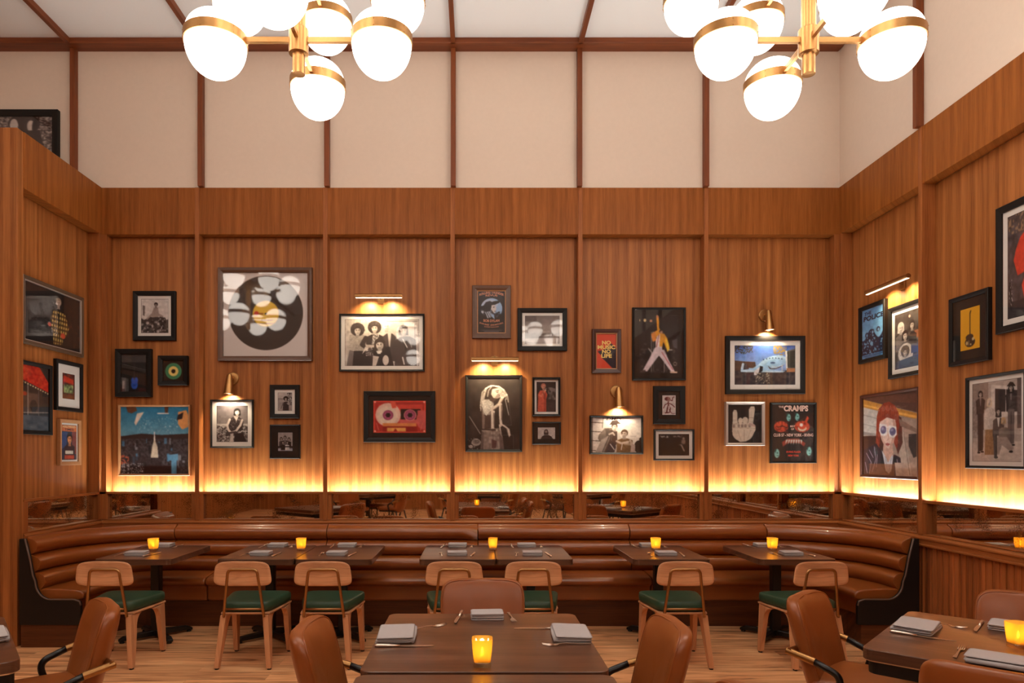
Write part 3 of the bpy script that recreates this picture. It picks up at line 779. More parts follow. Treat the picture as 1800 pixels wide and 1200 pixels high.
# ---------------------------------------------------------------- prints: each is painted as ink colours on a fine grid of one flat sheet
rng = np.random.default_rng(5)
def vnoise(w, h, sx, sy):
    g = rng.random((int(h/sy)+3, int(w/sx)+3))
    yy, xx = np.mgrid[0:h, 0:w]; fx = xx/sx; fy = yy/sy
    ix = fx.astype(int); iy = fy.astype(int); tx = fx-ix; ty = fy-iy
    tx = tx*tx*(3-2*tx); ty = ty*ty*(3-2*ty)
    return (g[iy, ix]*(1-tx)+g[iy, ix+1]*tx)*(1-ty)+(g[iy+1, ix]*(1-tx)+g[iy+1, ix+1]*tx)*ty
class Cv:
    """painting surface, coordinates 0..100 in both directions, y down"""
    def __init__(s, w, h, bg, fin=.14):
        s.fin = fin
        s.w, s.h = w*2, h*2
        s.a = np.zeros((s.h, s.w, 3)); s.a[:] = bg
        yy, xx = np.mgrid[0:s.h, 0:s.w]; s.X = (xx+.5)/s.w*100; s.Y = (yy+.5)/s.h*100
    def put(s, m, c, al=1): 
        m = m.astype(float)[..., None]*al; s.a = s.a*(1-m)+np.array(c, float)*m; return s
    def e(s, x, y, rx, ry, c, al=1, rot=0):
        dx, dy = s.X-x, s.Y-y
        if rot:
            k = math.radians(rot); dx, dy = dx*math.cos(k)+dy*math.sin(k), -dx*math.sin(k)+dy*math.cos(k)
        return s.put((dx/rx)**2+(dy/ry)**2 < 1, c, al)
    def ms(s, pts):
        m = np.zeros(s.X.shape, bool); n = len(pts)
        for i in range(n):
            x0, y0 = pts[i]; x1, y1 = pts[(i+1) % n]
            if y0 == y1: continue
            c = ((s.Y >= min(y0, y1)) & (s.Y < max(y0, y1)) & (s.X < (x1-x0)*(s.Y-y0)/(y1-y0)+x0)); m ^= c
        return m
    def p(s, st, c, al=1):
        v = [float(q) for q in st.split()]; return s.put(s.ms(list(zip(v[::2], v[1::2]))), c, al)
    def r(s, x0, y0, x1, y1, c, al=1): return s.put((s.X > x0) & (s.X < x1) & (s.Y > y0) & (s.Y < y1), c, al)
    def l(s, st, w, c, al=1):
        v = [float(q) for q in st.split()]; P = list(zip(v[::2], v[1::2])); k = s.h/s.w
        for (x0, y0), (x1, y1) in zip(P, P[1:]):
            dx, dy = x1-x0, (y1-y0)*k; L2 = dx*dx+dy*dy or 1e-6
            t = np.clip(((s.X-x0)*dx+(s.Y-y0)*k*dy)/L2, 0, 1)
            s.put((s.X-x0-t*dx)**2+((s.Y-y0)*k-t*dy)**2 < w*w, c, al)
        return s
    def nz(s, reg, sc, lo, hi, al=1, th=None):
        """noise mottling inside a region (mask); th gives hard speckles"""
        n = vnoise(s.w, s.h, sc*2, sc*2)
        if th is not None: return s.put(reg & (n > th), hi, al)
        m = reg.astype(float)[..., None]*al; c = np.array(lo)*(1-n[..., None])+np.array(hi)*n[..., None]; s.a = s.a*(1-m)+c*m; return s
    def box(s, x0, y0, x1, y1): return (s.X > x0) & (s.X < x1) & (s.Y > y0) & (s.Y < y1)
    def grad(s, c0, c1, y0=0, y1=100):
        t = np.clip((s.Y-y0)/(y1-y0), 0, 1)[..., None]; s.a = np.array(c0)*(1-t)+np.array(c1)*t; return s
    def out(s):
        a = s.a
        if s.fin:
            b = a.copy()
            for ax in (0, 1): b = (np.roll(b, 1, ax)+2*b+np.roll(b, -1, ax))/4
            a = b*(1+s.fin*(vnoise(s.w, s.h, 14, 12)-.5)[..., None]+s.fin*.7*(vnoise(s.w, s.h, 4, 4)-.5)[..., None])
            a = a+s.fin*16*(vnoise(s.w, s.h, 3, 3)-.5)[..., None]
        a = a.reshape(s.h//2, 2, s.w//2, 2, 3).mean((1, 3)); return np.clip(a, 0, 255)
K = (22, 18, 18); Wt = (222, 214, 210); G1 = (60, 52, 52); G2 = (110, 100, 98); G3 = (160, 148, 144)
def mixc(a, b, t): return tuple(a[i]*(1-t)+b[i]*t for i in range(3))
def head(c, x, y, r, skin, hair, look=0, hs='short', neck=True):
    """small head: r = half width in percent of the sheet, look -1..1 turns it sideways; hs = hair style"""
    q = c.w/c.h; Y = lambda t: y+t*r*q; dk = mixc(skin, K, .55); sh = mixc(skin, K, .3)
    if hs == 'big': c.e(x, Y(-.3), 1.75*r, 1.7*r*q, hair); c.nz(((c.X-x)/(1.85*r))**2+((c.Y-Y(-.3))/(1.8*r*q))**2 < 1, max(1.2, r*.3), hair, mixc(hair, G2, .5), .8, .6)
    elif hs == 'long': c.p(' '.join('%g %g' % (x+a*r, Y(b)) for a, b in ((-.9, -.9), (0, -1.35), (.9, -.9), (1.25, .4), (1.35, 2.0), (.7, 2.2), (-.7, 2.2), (-1.35, 2.0), (-1.25, .4))), hair)
    elif hs == 'shag': c.e(x, Y(-.25), 1.15*r, 1.2*r*q, hair); c.p(' '.join('%g %g' % (x+a*r, Y(b)) for a, b in ((-1.1, -.4), (1.1, -.4), (1.25, 1.1), (.7, 1.2), (-.7, 1.2), (-1.25, 1.1))), hair)
    elif hs == 'short': c.e(x-look*.12*r, Y(-.28), 1.02*r, 1.02*r*q, hair)
    if neck: c.p(' '.join('%g %g' % (x+a*r, Y(b)) for a, b in ((-.36, .5), (.36, .5), (.5, 1.6), (-.5, 1.6))), sh)
    m = ((c.X-x)/(.74*r))**2+((c.Y-Y(.08))/(.98*r*q))**2 < 1
    c.put(m, skin); c.put(m & (c.X > x+(.22+.3*look)*r), sh, .7); c.put(m & (c.Y > Y(.62)), sh, .6)
    o = look*.28*r
    for s in (-1, 1):
        c.e(x+o+s*.3*r, Y(-.02), .17*r, .10*r*q, dk); c.l('%g %g %g %g' % (x+o+s*.16*r, Y(-.2), x+o+s*.46*r, Y(-.22)), .07*r, mixc(hair, dk, .4))
    c.l('%g %g %g %g' % (x+o*1.4, Y(.02), x+o*1.8, Y(.32)), .06*r, sh); c.l('%g %g %g %g' % (x+o-.2*r, Y(.58), x+o+.22*r, Y(.57)), .06*r, dk)
    if hs != 'none': c.p(' '.join('%g %g' % (x+a*r, Y(b)) for a, b in ((-.8, -.15), (-.72, -.75), (0, -1.15), (.74, -.75), (.8, -.15), (.5, -.52), (0, -.6), (-.45, -.48))), hair)
def torso(c, x, y, w, h, col, col2=None):
    """shoulders and chest with soft side shade"""
    pts = [(x-.18*w, y), (x+.18*w, y), (x+.46*w, y+.12*h), (x+.5*w, y+h), (x-.5*w, y+h), (x-.46*w, y+.12*h)]
    m = c.ms(pts); c.put(m, col); t = np.clip((c.X-x)/w+.3, 0, 1)[..., None]*m[..., None]*.5; c.a = c.a*(1-t)+np.array(mixc(col, K, .6))*t
    if col2: c.p(' '.join('%g %g' % p for p in ((x-.12*w, y), (x+.12*w, y), (x+.04*w, y+.5*h), (x-.02*w, y+.5*h))), col2)
def art_crowd():
    c = Cv(62, 76, (212, 204, 200)); b = c.Y > 56+5*np.sin(c.X*.15); c.put(b, G1)
    for i in range(46):
        x = rng.uniform(2, 98); y = rng.uniform(58, 98); k = [G2, G3, K, G1][i % 4]; c.e(x, y, 4.6, 4.4, k); c.e(x, y+1, 2.6, 3, mixc(k, Wt, .5)); c.e(x, y+8, 6, 4, mixc(k, K, .5))
    c.p('46 26 62 25 65 42 82 50 80 54 64 51 62 58 42 58 38 50 20 62 18 58 38 42', (156, 140, 134)); c.p('40 54 64 53 66 62 38 62', G1); head(c, 54, 17, 7, (170, 152, 146), K, -.4); c.p('4 18 14 20 12 50 5 48', G2); return c.out()
def art_seatedman():
    c = Cv(80, 98, (96, 86, 90)).grad((84, 76, 80), (126, 116, 114), 0, 52); b = c.box(0, 52, 100, 100); c.nz(b, 3, G1, Wt); c.r(0, 50, 100, 55, (186, 176, 170)); c.nz(c.box(0, 60, 100, 100), 2, K, K, .8, .66)
    c.p('44 36 54 30 74 30 86 42 84 68 38 72 34 54', (44, 36, 38)); c.nz(c.ms([(50, 32), (78, 30), (84, 60), (40, 66)]), 1.6, K, G3, .7, .7)
    c.l('42 38 34 54 37 66 45 74', 3.6, (206, 190, 182)); c.l('82 40 76 54 62 70 48 74', 3.6, (206, 190, 182)); c.p('54 28 70 28 64 44', (196, 178, 170)); head(c, 66, 18, 9.5, (210, 194, 186), K, .7, 'shag')
    c.p('30 74 62 70 72 78 46 84 28 82', (60, 52, 54)); c.p('44 78 54 76 54 100 42 100', (188, 176, 170)); c.p('58 78 84 74 96 100 56 100', (34, 28, 30)); return c.out()
def art_smallman():
    c = Cv(48, 62, (170, 156, 152)).grad((198, 188, 184), (150, 138, 134), 0, 60); c.r(66, 0, 100, 70, (110, 98, 98)); c.nz(c.box(66, 0, 100, 60), 3, K, Wt, .8); c.l('0 34 40 34', 1, K); c.r(0, 62, 40, 100, G3)
    torso(c, 56, 50, 44, 54, (52, 42, 44)); c.l('37 56 28 74 22 88', 4, G2); c.l('74 54 80 66 66 60', 4, G3); head(c, 56, 34, 10, (198, 182, 174), K, .2, 'big'); return c.out()
def art_stripe():
    c = Cv(46, 58, (150, 140, 138)); c.r(0, 74, 100, 86, (70, 60, 62)); c.r(0, 86, 100, 100, (150, 150, 160))
    for x, y, k in ((22, 34, G1), (76, 36, K), (48, 26, G2), (34, 54, K), (64, 54, Wt)): torso(c, x, y+12, 30, 30, k); head(c, x, y, 8, (190, 174, 166), K, 0, 'shag')
    c.r(0, 74, 100, 80, K); return c.out()
def art_band():
    c = Cv(176, 112, (190, 178, 172)); c.nz(c.X < 34, 6, (176, 164, 156), (208, 198, 190)); c.put((c.X < 34) & (np.mod(c.X, 4) < .4), G3); c.r(56, 3, 98, 4.6, G2); c.r(94, 8, 95, 46, G2)
    torso(c, 17, 31, 25, 44, (180, 168, 158)); c.nz(c.box(6, 33, 28, 68), 1.4, G2, (200, 190, 180), .5); c.p('6 66 12 68 10 100 2 100', G2); c.p('12 68 26 68 30 84 26 100 10 100', (40, 32, 34)); head(c, 17, 24, 5.4, (206, 192, 184), (50, 40, 40), .1, 'big')
    torso(c, 41, 32, 26, 46, (52, 42, 42)); c.nz(c.ms([(38, 32), (46, 32), (44, 54), (36, 54)]), 1.2, K, Wt, .9, .48); head(c, 40, 19, 5.2, (208, 194, 186), (46, 36, 36), -.2, 'big')
    c.l('28 40 23 54 30 62', 3, (56, 46, 46)); c.l('29 62 26 74', 2.6, (200, 186, 178)); c.p('27 54 40 55 42 60 29 61', (190, 176, 168))
    torso(c, 60, 30, 20, 60, (72, 60, 60), (196, 182, 176)); head(c, 56, 15, 5, (220, 208, 200), (214, 204, 196), -.1, 'short')
    torso(c, 82, 36, 30, 66, (66, 54, 54), (40, 32, 32)); c.l('78 42 84 60', .7, Wt); c.l('87 44 90 60', .6, G3); head(c, 79, 24, 5.4, (206, 190, 182), (60, 48, 46), -.3, 'shag'); c.l('78 82 80 96', 1, Wt)
    c.p('27 68 60 58 66 100 16 100 16 88', (36, 28, 30)); c.l('30 74 44 92', 2.4, (50, 42, 44)); head(c, 47, 55, 6.6, (210, 196, 188), (54, 42, 40), -.3, 'shag'); c.p('42 68 50 67 48 74 44 74', Wt)
    c.p('38 78 46 80 42 100 37 100', (196, 184, 178)); c.e(55, 88, 4.2, 11, (202, 190, 184)); c.nz(c.box(28, 60, 38, 80), 1.2, K, Wt, .8, .66); return c.out()
def art_hatposter():
    dk = (36, 30, 32); c = Cv(70, 106, dk, 0); c.e(50, 42, 38, 24.5, (150, 180, 216)); c.e(44, 32, 28, 12, (180, 192, 216)); c.p('8 37 40 32 56 25 66 24 80 23 78 28 62 33 54 35 52 40 10 45', (34, 28, 30)); c.p('22 35 30 27 44 24 54 27 56 33', (44, 38, 44))
    c.p('12 42 50 36 46 50 50 60 62 68 20 64 8 54', (40, 34, 36)); c.p('50 34 60 33 64 38 68 43 64 45 65 49 60 52 54 52 49 46', (210, 198, 196)); c.p('56 38 61 37 61 39 56 40', dk); c.l('60 48 65 48', .8, dk); c.p('49 44 56 50 60 53 56 56 48 52', (70, 60, 62))
    c.p('58 54 78 48 84 58 62 67', (40, 34, 36)); c.nz(c.box(58, 48, 84, 64), 1.6, K, (110, 130, 160), .6, .62); c.p('28 50 44 48 50 62 36 65', (176, 184, 200)); c.l('32 50 42 64', 1.2, dk); c.l('38 49 48 62', .7, dk); c.e(18, 50, 5, 3.4, (190, 190, 200)); c.nz(c.box(12, 44, 30, 58), 1.4, K, (150, 160, 176), .7, .6)
    c.put((((c.X-50)/38)**2+((c.Y-42)/24.5)**2 > 1), dk); c.r(14, 92, 86, 93, (120, 110, 116)); c.r(24, 95, 76, 96, (120, 110, 116)); return c.out()
def art_singer():
    c = Cv(118, 162, (44, 36, 34)); c.nz(c.Y > -1, 14, (38, 31, 29), (58, 48, 45), .8); c.l('78 26 84 66 60 66', .4, (96, 86, 82)); c.l('64 80 88 80 88 98', .6, (76, 66, 62)); c.l('3 54 24 78', .7, G3); c.e(16, 90, 9, 5, (150, 138, 132)); c.e(16, 89, 7, 3, (100, 90, 86)); c.l('12 84 12 98', .5, G3); c.e(6, 96, 4, 2.4, G3); c.nz(c.box(0, 84, 20, 100), 2, K, Wt, .5, .76)
    skin = (200, 184, 174); sh = (120, 102, 96)
    c.e(50, 21, 16, 9, (58, 46, 42))
    c.p('29 32 44 31 51 36 51 50 53 62 50 77 28 76 26 50', (74, 58, 54)); c.p('29 31 40 30 50 36 50 44 42 47 36 53 30 48 27 40', (220, 212, 204)); c.nz(c.box(28, 30, 50, 52), 1.6, G2, (226, 220, 212), .55)
    c.p('28 50 33 54 32 73 28 72', sh); c.p('45 46 52 46 51 74 45 76', (206, 192, 182)); c.p('49 48 52 50 51 70 50 70', sh)
    for st in ('36 14 28 20 25 32 24 42', '40 12 32 19 28 28 27 36', '44 11 36 15 32 26 30 32', '60 13 70 17 76 24 78 34', '54 12 64 14 73 22 74 30', '50 11 60 13 68 18 72 26', '46 12 40 18 38 26', '32 22 26 34 25 46'): c.l(st, .95, (204, 194, 186)); c.l(st, .3, (110, 96, 90))
    c.l('34 15 46 11 60 12 70 17', 1.0, (220, 210, 202))
    c.p('47 16 60 14 66 18 68 21 65 23 64 27 57 29 49 28 45 23', skin); c.p('58 22 66 21 64 27 57 29 52 28', sh, .6); c.l('54 18.5 60 17.8', .5, K); c.l('55 20.4 59 20', .5, K); c.l('61 25 65 24.6', .6, K); c.l('63 18 66 21', .4, sh); c.p('44 27 56 29 50 34 42 32', (78, 62, 58))
    c.l('47 44 60 37 67 27', 2.9, skin); c.l('49 45 61 39 68 30', .9, sh); c.e(67, 25, 5, 3.6, (216, 204, 194)); c.l('64 24 70 24', .4, sh); c.l('64 25.6 70 25.6', .4, sh); c.l('60 22 75 24', .9, (176, 166, 160)); c.e(75, 24, 1.6, 1.4, Wt)
    c.l('72 30 79 52', .5, Wt); c.p('60 34 66 36 65 56 67 66 62 70 60 50', skin); c.p('64 36 67 40 66 60 64 58', sh); c.l('63 64 72 68 79 72 81 80', 1.5, skin); c.l('76 70 80 82', .8, skin); c.l('74 70 78 80', .5, sh); c.l('61 66 64 78', 1.2, skin)
    c.p('27 72 60 70 67 82 70 100 24 100', (140, 124, 118)); m = c.ms([(27, 72), (60, 70), (67, 82), (70, 100), (24, 100)]); c.nz(m, 5, (100, 84, 80), (172, 156, 148), .6); c.put(m & (np.abs(c.X-48-.06*(c.Y-72)) < .5), (90, 76, 72)); c.p('24 100 27 74 30 76 30 100', (96, 82, 78)); c.p('60 76 67 84 70 100 62 100', (104, 88, 84)); c.l('28 72 58 73', 1.0, (44, 34, 32)); c.e(56, 73, 2, 1.6, (190, 180, 170)); c.p('46 86 56 88 54 98 46 98', (92, 62, 60)); c.l('62 74 88 90', .0, K); return c.out()
def art_redsinger():
    c = Cv(46, 66, (44, 36, 36)); c.nz(c.box(60, 18, 100, 60), 4, K, G3, .7); c.e(84, 26, 14, 6, (120, 108, 106)); c.r(50, 68, 100, 100, (56, 46, 46)); c.p('18 28 44 27 56 42 50 58 50 100 4 100 8 60 6 42', (204, 90, 68)); c.p('40 30 50 40 48 100 38 100', (150, 56, 42)); c.nz(c.box(4, 60, 50, 100), 3, (170, 66, 50), (216, 106, 80), .4); head(c, 36, 16, 13, (214, 146, 124), (186, 110, 90), .6, 'short'); c.l('12 44 24 48 44 30', 4, (216, 120, 96)); c.e(46, 28, 4, 3, (220, 170, 150)); c.l('46 24 50 22', 2, G3); c.l('34 34 40 46 38 56', 1, (60, 30, 28)); return c.out()
def art_longhair():
    c = Cv(50, 36, (190, 180, 176)); c.p('16 100 24 78 38 66 62 66 78 78 88 100', (40, 32, 32)); head(c, 48, 34, 10, (176, 160, 152), (44, 34, 34), -.2, 'long'); c.p('42 46 54 46 52 60 44 60', (64, 50, 48)); c.l('86 66 80 92', .8, G2); return c.out()
def art_twomen():
    c = Cv(128, 92, (208, 196, 190)).grad((196, 184, 180), (216, 206, 200), 0, 60)
    for y in (14, 40, 66, 94): c.l('0 %g 24 %g' % (y, y+2), .7, (70, 58, 54))
    c.l('2 0 2 100', .8, (70, 58, 54)); c.l('24 0 22 30', .7, (90, 78, 74)); c.e(95, 84, 9, 18, (36, 28, 26)); c.p('96 60 100 56 100 100 96 100', K)
    c.p('15 50 27 31 41 30 46 46 42 100 10 100 18 70 13 60', (124, 110, 102)); c.p('20 64 36 52 22 100 8 100', (168, 154, 146)); c.l('36 52 22 98', .5, G1); c.p('28 34 36 32 40 50 30 54', (96, 84, 78)); c.p('38 36 52 40 52 70 44 100 26 100 38 60', (80, 62, 56)); c.l('42 44 40 66', .5, (130, 112, 104))
    head(c, 47, 27, 6, (208, 190, 180), (54, 42, 40), .4, 'short'); c.p('38 17 42 9 52 8 58 17 52 19 40 21', (50, 38, 36)); c.l('37 20 58 17', .8, (50, 38, 36)); c.l('36 48 43 44 46 50', 1.8, (198, 180, 170)); c.p('34 80 44 70 50 84 46 100 30 100', (66, 56, 60)); c.l('38 76 46 92', .8, Wt)
    torso(c, 67, 60, 34, 44, (126, 96, 66)); head(c, 66, 47, 7, (204, 184, 172), (82, 64, 52), -.6, 'short'); c.l('51 68 60 74 74 70', 2.2, (196, 176, 164)); c.l('78 66 82 78 68 76', 2.2, (180, 160, 148)); c.nz(c.box(52, 76, 78, 100), 2, (96, 72, 48), (140, 110, 80), .5); c.l('62 76 60 92', .7, Wt); c.p('80 76 88 78 88 100 78 100', (170, 150, 144)); c.l('78 54 90 54', .4, G3); return c.out()
def art_hand():
    c = Cv(72, 84, (34, 28, 26), .1); s = (206, 190, 172); t = (150, 126, 110)
    c.p('16 20 20 13 27 14 30 22 30 40 34 62 14 62 16 40', s); c.p('64 12 70 4 80 4 82 12 78 40 74 60 60 60 64 34', s); c.e(39, 42, 7, 8, s); c.e(53, 41, 9, 9, s); c.p('16 50 74 46 84 58 84 66 72 86 56 96 38 98 20 86 14 70', s); c.e(46, 74, 31, 22, s)
    for st in ('16 40 28 40', '64 34 78 34', '15 50 29 50', '66 44 78 46', '32 44 34 58', '46 40 46 56', '58 44 60 56', '14 60 84 62', '30 66 40 92', '50 66 50 94', '70 66 60 90', '20 18 27 18', '68 10 80 10', '62 50 84 58'): c.l(st, .45, t)
    for i, x in enumerate((20, 34, 44, 54, 66)):
        c.r(x-3, 52, x+3, 59, (96, 76, 72)); c.l('%g 53 %g 58' % (x-1.6, x+1.6), .5, s); c.l('%g 58 %g 53' % (x-1.6, x+1.6), .5, s)
    c.e(74, 53, 11, 4, (190, 160, 148), 1, 20); c.l('66 50 84 56', .5, t); return c.out()
def art_portraitposter():
    c = Cv(60, 86, (44, 44, 66), .12); c.r(0, 0, 100, 18, (206, 110, 56)); c.p('0 20 40 20 30 60 0 70', (56, 74, 120)); c.r(70, 18, 100, 84, (120, 60, 56)); torso(c, 54, 56, 74, 50, (60, 30, 30)); head(c, 54, 40, 19, (222, 146, 96), (40, 26, 24), .2, 'short'); c.r(24, 74, 78, 84, (206, 196, 180)); c.r(20, 87, 84, 98, (176, 66, 40)); return c.out()
def art_trio():
    c = Cv(90, 142, (74, 64, 62)); c.nz(c.Y > -1, 12, (50, 42, 42), (104, 94, 90), .7); c.e(60, 9, 4, 2.6, (236, 180, 160)); c.r(76, 36, 100, 44, (120, 80, 62)); c.e(90, 44, 16, 7, (160, 100, 70))
    torso(c, 22, 38, 40, 30, (120, 108, 104)); head(c, 24, 26, 12, (224, 210, 202), (206, 196, 188), .2, 'shag'); torso(c, 72, 38, 34, 40, (50, 42, 44)); head(c, 70, 26, 10, (200, 184, 174), (60, 48, 46), -.2, 'shag'); torso(c, 42, 54, 38, 20, (60, 50, 52)); head(c, 42, 42, 11, (212, 196, 186), (44, 34, 34), .1, 'shag')
    c.e(44, 74, 30, 18, (200, 190, 184)); c.nz(((c.X-44)/31)**2+((c.Y-74)/19)**2 < 1, 2, G3, Wt, .6); head(c, 42, 72, 10, (196, 178, 168), (84, 70, 68), .1, 'big'); c.r(66, 60, 100, 76, (66, 70, 98)); c.p('6 86 96 80 100 100 0 100', (58, 60, 82)); return c.out()
def art_glasses():
    c = Cv(150, 184, (166, 146, 136)); c.p('0 0 100 0 100 26 0 2', (96, 62, 52)); c.p('0 2 100 27 100 34 0 12', (206, 142, 62)); c.p('0 8 100 30 100 33 0 10', (240, 180, 90)); c.p('0 12 66 28 58 52 0 44', (204, 194, 188)); c.l('0 22 60 36', .5, (150, 140, 136)); c.l('0 34 60 46', .4, (150, 140, 136)); c.p('0 44 40 50 40 54 0 48', (150, 140, 136)); c.r(0, 50, 40, 100, (74, 44, 34))
    c.p('60 34 100 32 100 100 74 100 64 60', (178, 156, 144)); c.p('60 34 72 34 90 100 74 100', (196, 178, 166)); c.l('76 50 86 98', .4, (120, 98, 90)); c.p('84 50 98 50 99 76 92 78 84 64', (70, 58, 56)); c.p('56 22 72 30 74 60 66 74 60 60', (92, 52, 42)); c.p('66 30 100 46 100 50 70 40', (140, 118, 108))
    hr = (148, 56, 34)
    c.p('27 26 31 16 40 10 50 9 60 14 67 24 68 40 65 52 64 68 60 62 56 50 34 50 33 60 28 70 25 60 26 44', hr)
    for i in range(34):
        x = 29+i*1.12; c.l('%g %g %g %g' % (x, 24+abs(i-17)*.25, 46+(x-46)*.8+rng.uniform(-1, 1), 12+abs(i-17)*.3), .35, [(196, 96, 58), (110, 38, 24), (176, 76, 44)][i % 3])
    for i in range(12): c.l('%g 40 %g %g' % (27+i*.5, 26+i*.55, 64+rng.uniform(-3, 3)), .35, [(180, 80, 48), (110, 38, 24)][i % 2]); c.l('%g 44 %g %g' % (62+i*.4, 62+i*.3, 62+rng.uniform(-2, 3)), .35, [(180, 80, 48), (110, 38, 24)][i % 2])
    sk = (232, 202, 190); sh = (196, 148, 132)
    c.p('40 58 56 60 58 78 46 84 38 74', (206, 166, 150)); c.p('33 28 46 25 60 28 63 40 62 50 58 60 50 67 43 65 36 56 32 44', sk); c.p('56 28 63 36 62 50 58 60 50 67 56 54 58 44', sh, .75); c.p('32 42 36 56 43 65 46 66 40 56 36 46', sh, .5); c.p('32 28 46 22 62 28 62 32 46 28 33 33', hr)
    w = (236, 230, 230)
    c.p('32 35 46 37 47 48 43 51 35 50 31 44', w); c.p('49 38 63 40 64 50 58 54 51 52 48 46', w); c.l('45 40 51 41', .9, w); c.e(39.4, 43.2, 5.4, 5, (104, 100, 140)); c.e(56.4, 46, 5.6, 5, (104, 100, 140)); c.e(38, 41.5, 2.4, 1.8, (150, 150, 186)); c.e(55, 44, 2.4, 1.8, (150, 150, 186))
    c.l('48 48 49.5 55 47 56.5', .45, sh); c.p('43 60.5 47 59.6 52 61 49 63.4 45 63', (196, 106, 104)); c.l('43 61 52 61.6', .25, (120, 50, 50))
    c.p('0 68 26 60 36 70 42 92 54 96 60 74 70 78 74 100 0 100', (60, 42, 50)); c.p('36 68 43 76 48 84 56 74 60 84 50 98 40 92', (206, 206, 216)); c.l('43 76 46 92', .4, (150, 150, 170)); c.l('54 78 50 94', .4, (150, 150, 170)); c.p('36 68 40 80 44 96 34 88', (40, 28, 34)); c.p('58 74 64 76 60 92 54 96', (40, 28, 34))
    for st in ('6 72 16 84 12 98', '22 64 25 80 18 96', '12 68 20 78', '28 74 26 90', '4 84 8 98', '64 80 68 94'): c.l(st, .5, (186, 172, 192))
    c.r(12, 86, 60, 100, (134, 80, 48), .6); c.p('60 84 80 84 84 100 62 100', (190, 168, 156)); return c.out()
def art_group5():
    c = Cv(124, 172, (176, 162, 154)); c.r(0, 0, 34, 60, (140, 124, 116)); c.nz(c.box(0, 20, 16, 70), 4, G2, G3, .7); c.p('40 4 100 10 100 44 40 46', (206, 196, 190)); c.p('48 9 92 14 92 40 48 38', (60, 50, 48)); c.l('70 10 70 40', .6, Wt); c.r(92, 0, 100, 60, (96, 82, 78)); c.r(0, 76, 100, 100, (196, 182, 174)); c.nz(c.box(0, 76, 100, 100), 8, (180, 166, 158), (206, 194, 186), .6)
    def fig(x, y, r, hair, top, low, hs, foot=96): 
        c.p('%g %g %g %g %g %g %g %g' % (x-r*1.4, y+r*5, x+r*1.5, y+r*5, x+r*1.3, foot-6, x-r*1.3, foot-4), low); c.l('%g %g %g %g' % (x+r*.05, y+r*6.4, x, foot-5), .3, K); torso(c, x, y+r*1.1, r*4.2, r*4.6, top, mixc(top, Wt, .4)); c.l('%g %g %g %g' % (x-r*1.9, y+r*2, x-r*1.5, y+r*5.6), r*.42, mixc(top, K, .2)); c.l('%g %g %g %g' % (x+r*1.9, y+r*2, x+r*1.2, y+r*5.2), r*.42, mixc(top, K, .3)); head(c, x, y, r, (196, 178, 168), hair, .1, hs)
        c.e(x-r*.8, foot-3, r*.8, 1.1, K); c.e(x+r*.9, foot-4, r*.8, 1.1, K)
    fig(17, 14, 4.4, (34, 28, 28), (70, 56, 54), (56, 46, 46), 'shag', 92); fig(80, 10, 4.6, (30, 24, 24), (58, 48, 48), (100, 88, 86), 'long', 84); c.p('72 8 78 3 84 4 89 9', K)
    c.p('28 50 45 50 50 92 26 92', (146, 110, 78)); c.nz(c.ms([(28, 50), (45, 50), (50, 92), (26, 92)]), 3, (120, 88, 60), (164, 128, 92), .6); torso(c, 36, 32, 22, 28, (212, 200, 190)); c.nz(c.box(24, 34, 48, 58), 1.6, G3, Wt, .5); head(c, 36, 24, 4.4, (214, 196, 186), (200, 180, 156), .1, 'long')
    torso(c, 55, 46, 24, 22, (92, 78, 74), (214, 206, 200)); head(c, 55, 38, 4.6, (196, 178, 168), (40, 32, 32), -.1, 'long'); torso(c, 66, 58, 22, 18, (130, 114, 106)); head(c, 65, 50, 4.2, (200, 170, 140), (186, 150, 110), .1, 'shag'); c.p('50 70 72 70 86 84 80 88 62 80 56 92 50 90', (150, 136, 130)); c.p('44 66 52 66 52 94 46 94', (60, 50, 50)); c.e(50, 95, 4, 1.4, K); c.e(80, 88, 4, 1.4, K); return c.out()
def art_rocks():
    c = Cv(150, 110, (150, 134, 128)); c.nz(c.Y > -1, 2.6, (60, 46, 44), (206, 194, 188)); c.nz(c.Y > -1, 2, K, (50, 36, 36), .9, .62)
    c.e(74, 14, 14, 20, (56, 44, 42)); c.e(73.5, 15, 11.5, 18, (70, 56, 54)); c.e(65, 16, 3.6, 12, (206, 194, 188)); c.e(80, 18, 3.4, 11, (196, 184, 176)); c.e(83, 20, 2, 13, (52, 40, 38)); c.p('60 26 88 26 96 100 52 100', (56, 44, 42)); return c.out()
def person(c, x, y, s, hair, face, top, low, h=1.0, lean=0):
    """simple standing figure: head radius s"""
    c.e(x, y, s*1.25, s*1.5, hair); c.e(x, y+s*.25, s*.72, s*1.05, face)
    c.p('%g %g %g %g %g %g %g %g %g %g %g %g' % (x-s*.5, y+s*1.3, x+s*.5, y+s*1.3, x+s*2.1, y+s*2.4, x+s*1.8, y+s*8*h, x-s*1.8, y+s*8*h, x-s*2.1, y+s*2.4), top)
    c.p('%g %g %g %g %g %g %g %g' % (x-s*1.5, y+s*7*h, x+s*1.5, y+s*7*h, x+s*1.3, y+s*15*h, x-s*1.2, y+s*15*h), low)
def art_blueguitar():
    c = Cv(46, 62, (26, 21, 22)); c.r(0, 0, 100, 22, (70, 62, 62)); c.r(0, 62, 18, 100, (84, 76, 76)); c.r(2, 70, 12, 92, G3)
    c.e(50, 80, 13, 13, (38, 86, 190)); c.e(44, 70, 7, 8, (38, 86, 190)); c.e(57, 69, 7, 8, (38, 86, 190)); c.l('49 68 49 26', 1.6, (60, 50, 52)); c.l('44 82 56 82', 1, (16, 40, 110)); return c.out()
